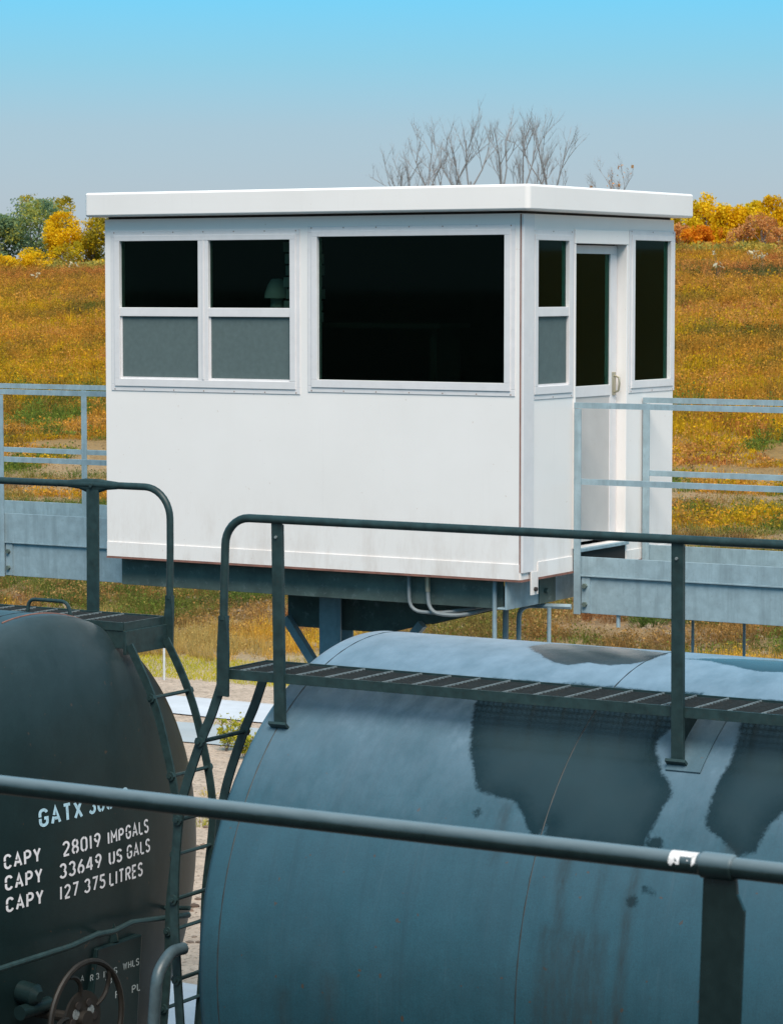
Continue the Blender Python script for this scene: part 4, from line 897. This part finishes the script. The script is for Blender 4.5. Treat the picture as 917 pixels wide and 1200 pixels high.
def tufts(name, x, y, r, h, col, label, cat, stems=10, heads=10, wd=0.03, hs=0.045, jit=0.22):
    """separate plants: each a fan of stems carrying a dome of small leaves and heads in its own colour"""
    n = len(x); z = gz(x, y)
    i = np.repeat(np.arange(n), stems); m = len(i); a = rng.random(m) * 2 * math.pi; q = np.sqrt(rng.random(m)) * r[i]
    bx, by = x[i] + np.cos(a) * q * 0.45, y[i] + np.sin(a) * q * 0.45; tx, ty = x[i] + np.cos(a) * q * 1.15, y[i] + np.sin(a) * q * 1.15
    th = h[i] * rng.uniform(0.55, 1.05, m) * (1 - 0.35 * (q / r[i]) ** 2); w = wd * rng.uniform(0.6, 1.3, m) * (0.6 + y[i] / 200); p = rng.random(m) * math.pi
    v1 = np.stack([np.stack([bx - np.cos(p) * w, by - np.sin(p) * w, z[i] - 0.04], 1), np.stack([bx + np.cos(p) * w, by + np.sin(p) * w, z[i] - 0.04], 1), np.stack([tx, ty, z[i] + th], 1)], 1).reshape(-1, 3)
    c1 = np.repeat(col[i] * rng.uniform(1 - jit, 1 + jit, m)[:, None], 3, 0)
    i = np.repeat(np.arange(n), heads); m = len(i); a = rng.random(m) * 2 * math.pi; q = np.sqrt(rng.random(m)) * r[i]
    pz = z[i] + h[i] * (1 - 0.45 * (q / r[i]) ** 2) * rng.uniform(0.35, 1.05, m)
    pp_ = np.stack([x[i] + np.cos(a) * q, y[i] + np.sin(a) * q, pz], 1); u = rng.normal(size=(m, 3)); u /= np.linalg.norm(u, axis=1)[:, None]; t_ = np.cross(u, rng.normal(size=(m, 3))); t_ /= np.linalg.norm(t_, axis=1)[:, None]
    s_ = (hs * rng.uniform(0.5, 1.4, m) * (0.6 + y[i] / 200))[:, None]
    v2 = np.stack([pp_ - u * s_ - t_ * s_ * 0.5, pp_ + u * s_ - t_ * s_ * 0.5, pp_ + t_ * s_], 1).reshape(-1, 3)
    c2 = np.repeat(col[i] * rng.uniform(1 - jit, 1 + jit * 1.2, m)[:, None], 3, 0)
    v = np.concatenate([v1, v2]); return tag(np_mesh(name, v, np.arange(len(v)).reshape(-1, 3), MAT['veg'], np.concatenate([c1, c2])), label, cat, kind='stuff')
STRAW, GOLD, ORNG, OLIV, YGRN, RUST, BRWN, GREEN = (0.36, 0.22, 0.065), (0.46, 0.26, 0.020), (0.36, 0.15, 0.030), (0.13, 0.14, 0.022), (0.36, 0.31, 0.025), (0.26, 0.090, 0.030), (0.13, 0.075, 0.03), (0.085, 0.13, 0.025)
# hillside meadow
DKB, OLB, GRB = (0.14, 0.085, 0.030), (0.17, 0.14, 0.030), (0.12, 0.145, 0.03)
MEAD = [(0.15, 0.16, 0.03), (0.20, 0.13, 0.035), (0.32, 0.21, 0.04), (0.46, 0.25, 0.04), (0.56, 0.28, 0.035), (0.60, 0.32, 0.055), (0.58, 0.32, 0.11), (0.50, 0.21, 0.06), (0.38, 0.14, 0.05)]
YELM = [(0.36, 0.28, 0.020), (0.56, 0.36, 0.012), (0.66, 0.41, 0.012), (0.30, 0.26, 0.03)]
def meadow_colour(x, y, n, jit):
    t = 0.5 + (fbm(x, y, 26, 11) - 0.5) * 1.1 + (fbm(x, y, 7, 23) - 0.5) * 1.25 + (fbm(x, y, 2.2, 37) - 0.5) * 0.7 + rng.normal(0, jit, n)
    col = pal(t * 0.92 + 0.02, MEAD)
    yl = (rng.random(n) < np.clip((fbm(x, y, 5, 101) - 0.47) * 3.2 + 0.06, 0.02, 0.55) * np.clip(1.45 - (y - 85) / 80, 0.12, 1.2))
    col = np.where(yl[:, None], pal(rng.random(n), YELM), col)
    up_ = np.clip((y - 136) / 34, 0, 1) * np.clip((fbm(x, y, 16, 41) - 0.33) * 5, 0, 1) * (rng.random(n) < 0.8)
    col = col * (1 - 0.75 * up_[:, None]) + pal(rng.random(n), [(0.46, 0.20, 0.06), (0.42, 0.14, 0.045), (0.52, 0.26, 0.09)]) * 0.75 * up_[:, None]
    band = np.clip(1.3 - np.abs(y - 157) / 6, 0, 1) * np.clip((x + 80) / 12, 0, 1) * np.clip((fbm(x, y, 8, 55) - 0.30) * 6, 0, 1)
    col = np.where((rng.random(n) < band * 1.2)[:, None], pal(rng.random(n), [(0.07, 0.10, 0.035), (0.13, 0.14, 0.04), (0.20, 0.13, 0.06)]), col)
    col = np.where((rng.random(n) < 0.07)[:, None], col * 0.42, col) * np.array((1.06, 0.955, 0.80))
    grn = (fbm(x, y, 4, 81) + rng.normal(0, 0.03, n) > 0.585) & (y < 84)
    return np.where(grn[:, None], pal(rng.random(n), [GREEN, (0.14, 0.20, 0.03), (0.22, 0.24, 0.03)]), col)
def bare(x, y): return (y < 75) & (fbm(x, y, 3.5, 71) + 0.16 * (np.abs(y - 65) < 6) > 0.60)
n = 330000
x, y = spots(n, 56, 187, 0.8)
col = meadow_colour(x, y, n, 0.10) * rng.uniform(0.75, 1.25, n)[:, None]; k = ~bare(x, y)
hh = rng.uniform(0.12, 0.42, n) * np.where(y < 76, 0.55, 1)
blades('meadow_grass', x[k], y[k], hh[k], (rng.uniform(0.02, 0.05, n) * (0.6 + y / 220))[k], col[k], 0.6, 'gold and rust autumn meadow grass covering the hillside', 'grass')
n = 34000
x, y = spots(n, 57, 188, 0.62); k = ~bare(x, y); x, y = x[k], y[k]; n = len(x)
col = meadow_colour(x, y, n, 0.075) * rng.uniform(0.82, 1.15, n)[:, None]
r_ = rng.uniform(0.22, 0.60, n) * (0.75 + y / 400); h_ = rng.gamma(5, 0.105, n) * np.where(y < 76, 0.5, 1)
tufts('meadow_plants', x, y, r_, np.clip(h_, 0.12, 1.15), col, 'tufts of goldenrod, dock and dry weeds crowding the hillside', 'weeds', 16, 24, 0.013, 0.035, 0.22)
# brush along the crest under the trees
n = 2600
x, y = spots(n, 180, 206); px_ = (x / y - SL) / (SR - SL)
col = pal(np.clip(fbm(x, y, 7, 421) * 2.2 - 0.6 + rng.normal(0, 0.1, n), 0, 1), [(0.34, 0.30, 0.07), (0.50, 0.34, 0.05), (0.52, 0.24, 0.06), (0.66, 0.45, 0.03)])
tufts('crest_brush', x, y, rng.uniform(0.5, 1.1, n), rng.uniform(0.35, 1.0, n), col, 'low mixed brush along the crest beneath the trees', 'brush', 10, 60, 0.02, 0.075)
# mown verge, bank grass, weeds on the flat
n = 110000
x, y = spots(n, 36.4, 38.7)
blades('verge_grass', x, y, rng.uniform(0.03, 0.10, n), rng.uniform(0.010, 0.024, n), pal((fbm(x, y, 2.5, 7) - 0.5) * 1.6 + 0.5 + rng.normal(0, 0.14, n), [(0.30, 0.30, 0.025), (0.50, 0.44, 0.025), (0.62, 0.50, 0.05)]), 0.7, 'short yellow-green grass of the verge', 'grass')
n = 3000
x, y = spots(n, 38.4, 41.0); k = fbm(x, y, 2.0, 61) + 0.06 * (y < 39.6) > 0.47; x, y = x[k], y[k]; n = len(x)
col = pal((fbm(x, y, 3.5, 67) - 0.5) * 2.2 + 0.60 + rng.normal(0, 0.10, n), [(0.20, 0.18, 0.04), (0.34, 0.27, 0.05), (0.66, 0.42, 0.04), (0.74, 0.44, 0.04), (0.70, 0.38, 0.06), (0.52, 0.36, 0.12)])
tufts('bank_grass', x, y, rng.uniform(0.14, 0.32, n), rng.uniform(0.16, 0.46, n), col, 'tall golden grass at the foot of the bank', 'grass', 26, 10, 0.009, 0.016)
n = 17000
x, y = spots(n, 41.0, 64, 1.1); m1 = fbm(x, y, 2.0, 161); k = (m1 > 0.41) & (rng.random(n) < np.clip(1.35 - (y - 50) / 16, 0.45, 1)) & ((y > 42.8) | (m1 > 0.55)); x, y, m1 = x[k], y[k], m1[k]; n = len(x)
col = pal((fbm(x, y, 3.2, 171) - 0.5) * 2.4 + 0.45 + rng.normal(0, 0.10, n), [GREEN, (0.16, 0.20, 0.035), (0.19, 0.18, 0.04), (0.30, 0.24, 0.06), (0.40, 0.27, 0.09), (0.36, 0.17, 0.05), DKB])
tufts('slope_grass', x, y, rng.uniform(0.18, 0.46, n), rng.uniform(0.10, 0.34, n), col, 'patchy green and straw tufts on the lower slope', 'grass', 26, 14, 0.010, 0.022)
n = 5200
x, y = spots(n, 40.4, 46.5); k = fbm(x, y, 1.7, 191) + 0.10 * np.clip((x + 42) / 8, -0.4, 1) > 0.47; x, y = x[k], y[k]; n = len(x)
tufts('bank_brush', x, y, rng.uniform(0.12, 0.36, n), rng.uniform(0.08, 0.34, n), pal((fbm(x, y, 2.4, 193) - 0.5) * 2.6 + 0.5 + rng.normal(0, 0.12, n), [(0.14, 0.19, 0.03), (0.20, 0.19, 0.04), (0.22, 0.13, 0.05), (0.34, 0.19, 0.06), (0.42, 0.22, 0.06), (0.50, 0.34, 0.13), (0.30, 0.13, 0.05)]), 'brown and olive brush among the stones of the bank', 'brush', 24, 20, 0.008, 0.024)
n = 190000
x, y = spots(n, 39.6, 72, 2.2)
dots_c = pal(fbm(x, y, 3, 181) * 1.6 - 0.3 + rng.normal(0, 0.15, n), [(0.16, 0.10, 0.05), (0.30, 0.19, 0.09), (0.44, 0.28, 0.13), (0.52, 0.38, 0.22), (0.46, 0.20, 0.06)])
blades('leaf_litter', x, y, rng.uniform(0.01, 0.07, n), rng.uniform(0.03, 0.10, n), dots_c, 1.8, 'brown and tan leaf litter on the bank', 'litter')
n = 260
x, y = spots(n, 22.5, 32.0); k = fbm(x, y, 1.2, 261) + 0.10 * (np.abs(y - 25.2) < 1.0) > 0.54; x, y = x[k], y[k]; n = len(x)
tufts('yard_weeds', x, y, rng.uniform(0.06, 0.22, n), rng.uniform(0.05, 0.22, n), pal(rng.random(n), [(0.14, 0.20, 0.03), (0.40, 0.36, 0.03), (0.56, 0.44, 0.04), STRAW]), 'yellow-green weeds growing through the sandy yard', 'weeds', 40, 20, 0.006, 0.014)
# rubble and fallen leaves on the bank and the yard
ico = bmesh.new(); bmesh.ops.create_icosphere(ico, subdivisions=1, radius=1); IV = np.array([v.co[:] for v in ico.verts]); IF = np.array([[v.index for v in f.verts] for f in ico.faces]); ico.free()
def rubble(name, x, y, size, cols, label):
    n = len(x); z = gz(x, y); k = len(IV)
    sc_ = size[:, None, None] * rng.uniform(0.5, 1.2, (n, 1, 3)) * np.array([1, 1, 0.7])
    v = IV[None] * sc_ * rng.uniform(0.75, 1.2, (n, k, 1)); v += np.stack([x, y, z], 1)[:, None]
    f = (np.arange(n)[:, None, None] * k + IF[None]).reshape(-1, 3)
    c = np.repeat(pal(rng.random(n), cols) * rng.uniform(0.8, 1.2, (n, 1)), k, 0)
    return tag(np_mesh(name, v.reshape(-1, 3), f, MAT['veg'], c), label, 'rubble', kind='stuff')
x, y = spots(15000, 39.9, 46.0); s_ = (fbm(x, y, 1.4, 301) > 0.46)
x, y = x[s_], y[s_]
rubble('bank_rubble', x, y, rng.gamma(2.0, 0.020, len(x)), [(0.44, 0.33, 0.22), (0.30, 0.20, 0.11), (0.50, 0.40, 0.29), (0.19, 0.12, 0.07)], 'pale stones and clods strewn on the cut bank')
x, y = spots(6500, 20.6, 27.5); s_ = (fbm(x, y, 0.9, 311) + 0.15 * ((y > 21.8) & (y < 24)) > 0.56); x, y = x[s_], y[s_]
rubble('yard_rubble', x, y, rng.gamma(2.0, 0.013, len(x)), [(0.36, 0.26, 0.2), (0.16, 0.11, 0.085), (0.42, 0.34, 0.28)], 'small stones scattered on the sandy yard')

# single plants
def leafy(rnd, cen, rad, n, size, cols, clumps=14, flat=0.8, hollow=0.3):
    n = int(n * 1.8)
    cen = np.array(cen); rad = np.array(rad)
    d = rnd.normal(size=(clumps, 3)); d /= np.linalg.norm(d, axis=1)[:, None]
    cc = d * (rnd.uniform(hollow, 0.95, (clumps, 1)) ** 0.6); cr = rnd.uniform(0.22, 0.42, clumps)
    ci = rnd.integers(0, clumps, n); p = cc[ci] + np.clip(rnd.normal(size=(n, 3)), -1.7, 1.7) * cr[ci][:, None] * 0.55
    p /= np.maximum(1.0, np.linalg.norm(p, axis=1) / rnd.uniform(0.92, 1.10, n))[:, None]
    shade = rnd.uniform(0, 1, clumps)
    p = cen + p * rad
    a = rnd.normal(size=(n, 3)); a /= np.linalg.norm(a, axis=1)[:, None]; b = np.cross(a, rnd.normal(size=(n, 3))); b /= np.linalg.norm(b, axis=1)[:, None]
    s = size * 0.92 * rnd.uniform(0.6, 1.4, n)[:, None]
    v = np.stack([p - a * s, p + b * s * 0.6, p + a * s, p - b * s * 0.6], 1).reshape(-1, 3)
    c = pal(np.clip(shade[ci] * 0.75 + rnd.normal(0.12, 0.14, n), 0, 1), cols)
    return v, np.arange(n * 4).reshape(-1, 4), np.repeat(c, 4, 0), cc * rad + cen
def limbs(m, base, tops, r0, rnd, h0=0.35):
    """a trunk that forks towards the clump centres"""
    base = np.array(base); tops = np.array(tops); mean = tops.mean(0); f0 = base + (mean - base) * h0 + np.array([rnd.normal(0, 0.05), rnd.normal(0, 0.05), 0])
    m.tube([base - [0, 0, 0.2], base * 0.5 + f0 * 0.5 + rnd.normal(0, 0.04, 3), f0], lambda t: r0 * (1.15 - 0.4 * t), 7)
    for tp in tops:
        q = f0 + (tp - f0) * 0.45 + rnd.normal(0, 0.12, 3) + np.array([0, 0, 0.1]) * np.linalg.norm(tp - f0)
        m.tube([f0, q, tp], lambda t: r0 * (0.55 - 0.42 * t), 5)
def tree(name, label, cat, x, y, h, wdt, cols, n, size, group, clumps=16, base_frac=0.25, seed=0, bark='bark', hollow=0.3):
    rnd = np.random.default_rng(seed); z = float(gz(x, y)); z = z - 0.05
    r = thing(name, label, cat, (x, y, z), group)
    cz = z + h * (base_frac + (1 - base_frac) / 2)
    v, f, c, cc = leafy(rnd, (x, y, cz), (wdt / 2, wdt / 2, h * (1 - base_frac) / 2), n, size, cols, clumps, hollow=hollow)
    np_mesh('crown', v, f, MAT['leaf'], c, r, (x, y, cz))
    m = MB(); limbs(m, (x, y, z), cc[:9], 0.035 * h ** 0.9 * 0.6 + 0.02, rnd); m.build('trunk', MAT[bark], r)
    return r
def at(px, yy): return yy * slopes(px), yy
YEL = [(0.58, 0.34, 0.008), (0.78, 0.48, 0.008), (0.86, 0.57, 0.010), (0.88, 0.64, 0.03)]
YG = [(0.18, 0.16, 0.02), (0.40, 0.31, 0.02), (0.62, 0.44, 0.012), (0.72, 0.53, 0.02)]
TEAL = [(0.11, 0.20, 0.13), (0.18, 0.28, 0.16), (0.30, 0.37, 0.13), (0.46, 0.42, 0.07)]
ORA = [(0.60, 0.18, 0.010), (0.78, 0.27, 0.010), (0.84, 0.36, 0.012), (0.70, 0.22, 0.02)]
RED = [(0.46, 0.19, 0.07), (0.64, 0.27, 0.08), (0.70, 0.33, 0.10), (0.62, 0.36, 0.16)]
TL = 'trees along the top of the hillside'
# left of the booth
def T(px, yy, top_px, wpx, *a, **k):
    x, y = at(px, yy); d = math.hypot(x, y) * math.cos(math.atan((px - 458.5) / 3379)); h = (337 - top_px) * d / 3379 - float(gz(x, y))
    return tree(a[0], a[1], 'tree', x, y, h, wpx * d / 3379, *a[2:], **k)
T(40, 196, 229, 92, 'broadleaf_tree', 'tall blue-green tree with thinning yellow top left of the booth', TEAL, 4800, 0.13, TL, seed=1, clumps=34, base_frac=0.10)
T(54, 200, 224, 66, 'broadleaf_tree', 'sparse yellow-topped tree rising behind the blue-green tree', YG, 1000, 0.12, TL, seed=21, clumps=13, base_frac=0.6)
T(0, 193, 250, 56, 'broadleaf_tree', 'blue-green tree at the left edge of the photo', TEAL, 3000, 0.13, TL, seed=2, clumps=20, base_frac=0.08)
T(76, 188, 249, 54, 'broadleaf_tree', 'bright yellow tree between the blue-green tree and the booth', YEL, 3400, 0.11, TL, seed=3, base_frac=0.16, clumps=24)
T(110, 189, 248, 52, 'broadleaf_tree', 'olive-yellow open tree touching the left edge of the booth', YG, 2800, 0.11, TL, seed=4, base_frac=0.14, clumps=24)
T(44, 182, 284, 42, 'shrub', 'low yellow shrub in front of the blue-green tree', YEL, 1300, 0.09, TL, seed=5, base_frac=0.02)
T(80, 184, 280, 40, 'shrub', 'yellow shrub below the bright yellow tree', YG, 1200, 0.09, TL, seed=15, base_frac=0.02)
T(5, 181, 298, 34, 'shrub', 'small yellow shrub at the far left of the hilltop', YEL, 700, 0.09, TL, seed=6, base_frac=0.02)
T(-60, 194, 240, 80, 'broadleaf_tree', 'blue-green tree farthest left on the hilltop', TEAL, 2600, 0.14, TL, seed=7, clumps=20)
# right of the booth
for i, (px, yy, top, wp, lab) in enumerate(((800, 200, 231, 48, 'yellow tree half hidden by the booth roof'), (826, 202, 228, 46, 'tallest yellow tree on the right hilltop'), (853, 201, 232, 46, 'yellow tree second from the tallest toward the right'),
                                            (880, 203, 236, 46, 'yellow tree behind the bare reddish tree'), (903, 201, 230, 50, 'yellow tree at the right edge of the photo'), (938, 202, 236, 48, 'yellow tree farthest right on the hilltop'), (778, 203, 240, 44, 'yellow tree hidden behind the booth roof corner'))):
    T(px, yy, top, wp, 'broadleaf_tree', lab, YEL if i % 3 else [(0.52, 0.36, 0.012), (0.7, 0.5, 0.012), (0.82, 0.60, 0.02), (0.60, 0.47, 0.02)], 3600, 0.125, TL, seed=40 + i, base_frac=0.06, clumps=28)
T(817, 194, 263, 42, 'shrub', 'orange rounded shrub right of the booth', ORA, 2200, 0.10, TL, seed=60, base_frac=0.03)
T(797, 195, 258, 24, 'shrub', 'brown shrub against the right edge of the booth', RED, 700, 0.10, TL, seed=61, base_frac=0.03)
T(847, 195, 266, 30, 'shrub', 'yellow-orange shrub right of the orange shrub', ORA[2:] + YEL, 1300, 0.10, TL, seed=62, base_frac=0.03)
T(890, 193, 248, 40, 'broadleaf_tree', 'thin reddish tree with visible pale trunk', RED, 900, 0.09, TL, seed=63, base_frac=0.15, bark='bark_pale', clumps=22)
T(866, 193, 262, 34, 'shrub', 'dull red shrub left of the thin reddish tree', RED, 800, 0.09, TL, seed=64, base_frac=0.05, bark='bark_pale')
T(912, 192, 262, 30, 'shrub', 'grey-red shrub right of the thin reddish tree', RED, 650, 0.09, TL, seed=65, base_frac=0.05, bark='bark_pale')
# bare trees behind the roof
def bare_tree(px, yy, top, label, seed, spread=0.5, leaves=None):
    rnd = np.random.default_rng(seed); x, y = at(px, yy); z = float(gz(x, y)); d = math.hypot(x, y); h = ((337 - top) * d / 3379 - z) * 1.22
    r = thing('bare_tree', label, 'tree', (x, y, z), TL); m = MB(); tw = MB(); tips = []
    def grow(p, dr, L, r0, lvl):
        q = p + dr * L * 0.5 + rnd.normal(0, 0.03 * L, 3); e = p + dr * L + rnd.normal(0, 0.04 * L, 3)
        (m if lvl < 2 else tw).tube([p, q, e], lambda t: max(0.0045, r0 * (1 - 0.5 * t)), 5 if lvl < 2 else 3)
        tips.append(e)
        if lvl >= 4: return
        for k in range(4 if lvl else 5):
            t = rnd.uniform(0.35, 1.0); a = rnd.normal(0, spread, 3); a[2] = abs(a[2]) * 0.6 + 0.15
            nd = dr + a; nd /= np.linalg.norm(nd); b = p + (q - p) * min(1, 2 * t) if t < 0.5 else q + (e - q) * (2 * t - 1)
            grow(b, nd, L * rnd.uniform(0.44, 0.66), r0 * 0.5, lvl + 1)
    grow(np.array([x, y, z - 0.1]), np.array([rnd.normal(0, 0.08), rnd.normal(0, 0.08), 1.0]), h * 0.50, 0.010 * h + 0.01, 0)
    m.build('trunk', MAT['bark_pale'], r); tw.build('twigs', MAT['bark_pale'], r)
    if leaves:
        t_ = np.array(tips)[rnd.integers(len(tips) // 3, len(tips), leaves)] + rnd.normal(0, 0.08, (leaves, 3)); a = rnd.normal(size=(leaves, 3)) * 0.07; b = rnd.normal(size=(leaves, 3)) * 0.07
        v = np.stack([t_ - a, t_ + b, t_ + a, t_ - b], 1).reshape(-1, 3)
        np_mesh('crown', v, np.arange(leaves * 4).reshape(-1, 4), MAT['leaf'], np.repeat(pal(rnd.random(leaves), RED), 4, 0), r, (x, y, z + h * 0.7))
for i, (px, top, lab) in enumerate(((474, 178, 'leftmost faint bare tree above the booth roof'), (493, 168, 'bare tree second from the left above the roof'), (516, 166, 'bare tree left of the tallest above the roof'), (546, 140, 'tallest bare tree above the booth roof'),
                                    (583, 150, 'forked bare tree right of the tallest'), (606, 148, 'bare tree above the right end of the front fascia'), (640, 152, 'rightmost tall bare tree above the roof corner'))):
    bare_tree(px, 215, top, lab, 200 + i, 0.44)
bare_tree(722, 218, 196, 'small twiggy tree with a few reddish leaves above the side fascia', 230, 0.5, 60)
# pale seed-head weeds standing in the meadow and a weed on the flat
def weed(px, yy, h, cols, label, seed, n=120, wdt=0.5, head=None, size=0.045, name='weed_plant'):
    rnd = np.random.default_rng(seed); x, y = at(px, yy); z = float(gz(x, y)); r = thing(name, label, 'weed', (x, y, z), 'single weeds')
    m = MB(); tips = []
    for k in range(7):
        e = np.array([x + rnd.normal(0, wdt * 0.3), y + rnd.normal(0, wdt * 0.3), z + h * rnd.uniform(0.7, 1.0)]); tips.append(e)
        m.tube([(x, y, z - 0.03), ((x + e[0]) / 2 + rnd.normal(0, 0.02), (y + e[1]) / 2, z + h * 0.5), tuple(e)], lambda t: 0.008 * (1 - 0.5 * t), 4)
    m.build('stem', MAT['bark'], r)
    tp = np.array(tips); i = rnd.integers(0, 7, n); base = np.array([x, y, z]); q = rnd.uniform(0.3 if head is None else 0.85, 1.05, (n, 1)); p = base + (tp[i] - base) * q + rnd.normal(0, 0.05 * wdt + 0.02, (n, 3))
    a = rnd.normal(size=(n, 3)) * size; b = rnd.normal(size=(n, 3)) * size
    np_mesh('foliage' if head is None else 'seed_head', np.stack([p - a, p + b, p + a, p - b], 1).reshape(-1, 4 * 3).reshape(-1, 3), np.arange(n * 4).reshape(-1, 4), MAT['leaf'], np.repeat(pal(rnd.random(n), cols), 4, 0), r, (x, y, z + h * 0.6))
PALE = [(0.66, 0.58, 0.34), (0.78, 0.74, 0.58)]
for i, (px, yy, lab) in enumerate(((42, 160, 'pale fluffy seed head clump in the meadow below the blue-green tree'), (86, 176, 'pale seed heads at the foot of the yellow tree'), (838, 163, 'tall pale seed-head weed right of the booth'), (893, 160, 'pale seed-head weed near the right edge of the hillside'), (880, 166, 'smaller pale seed-head weed beside the right edge clump'), (840, 152, 'pale seed-head weed below the tall one'))):
    weed(px, yy, 1.0, PALE, lab, 300 + i, 13, 0.7, head=True, size=0.055, name='seed_head_weed')
weed(262, 31.0, 0.42, [(0.20, 0.22, 0.03), (0.42, 0.38, 0.03), (0.55, 0.46, 0.05)], 'yellow-green weed on the sand between the two tank cars', 320, 420, 0.42, size=0.014)
weed(286, 30.6, 0.34, [(0.20, 0.22, 0.03), (0.42, 0.38, 0.03), (0.55, 0.46, 0.05)], 'yellow-green weed nearest the blue-grey tank in the gap', 321, 380, 0.36, size=0.014)
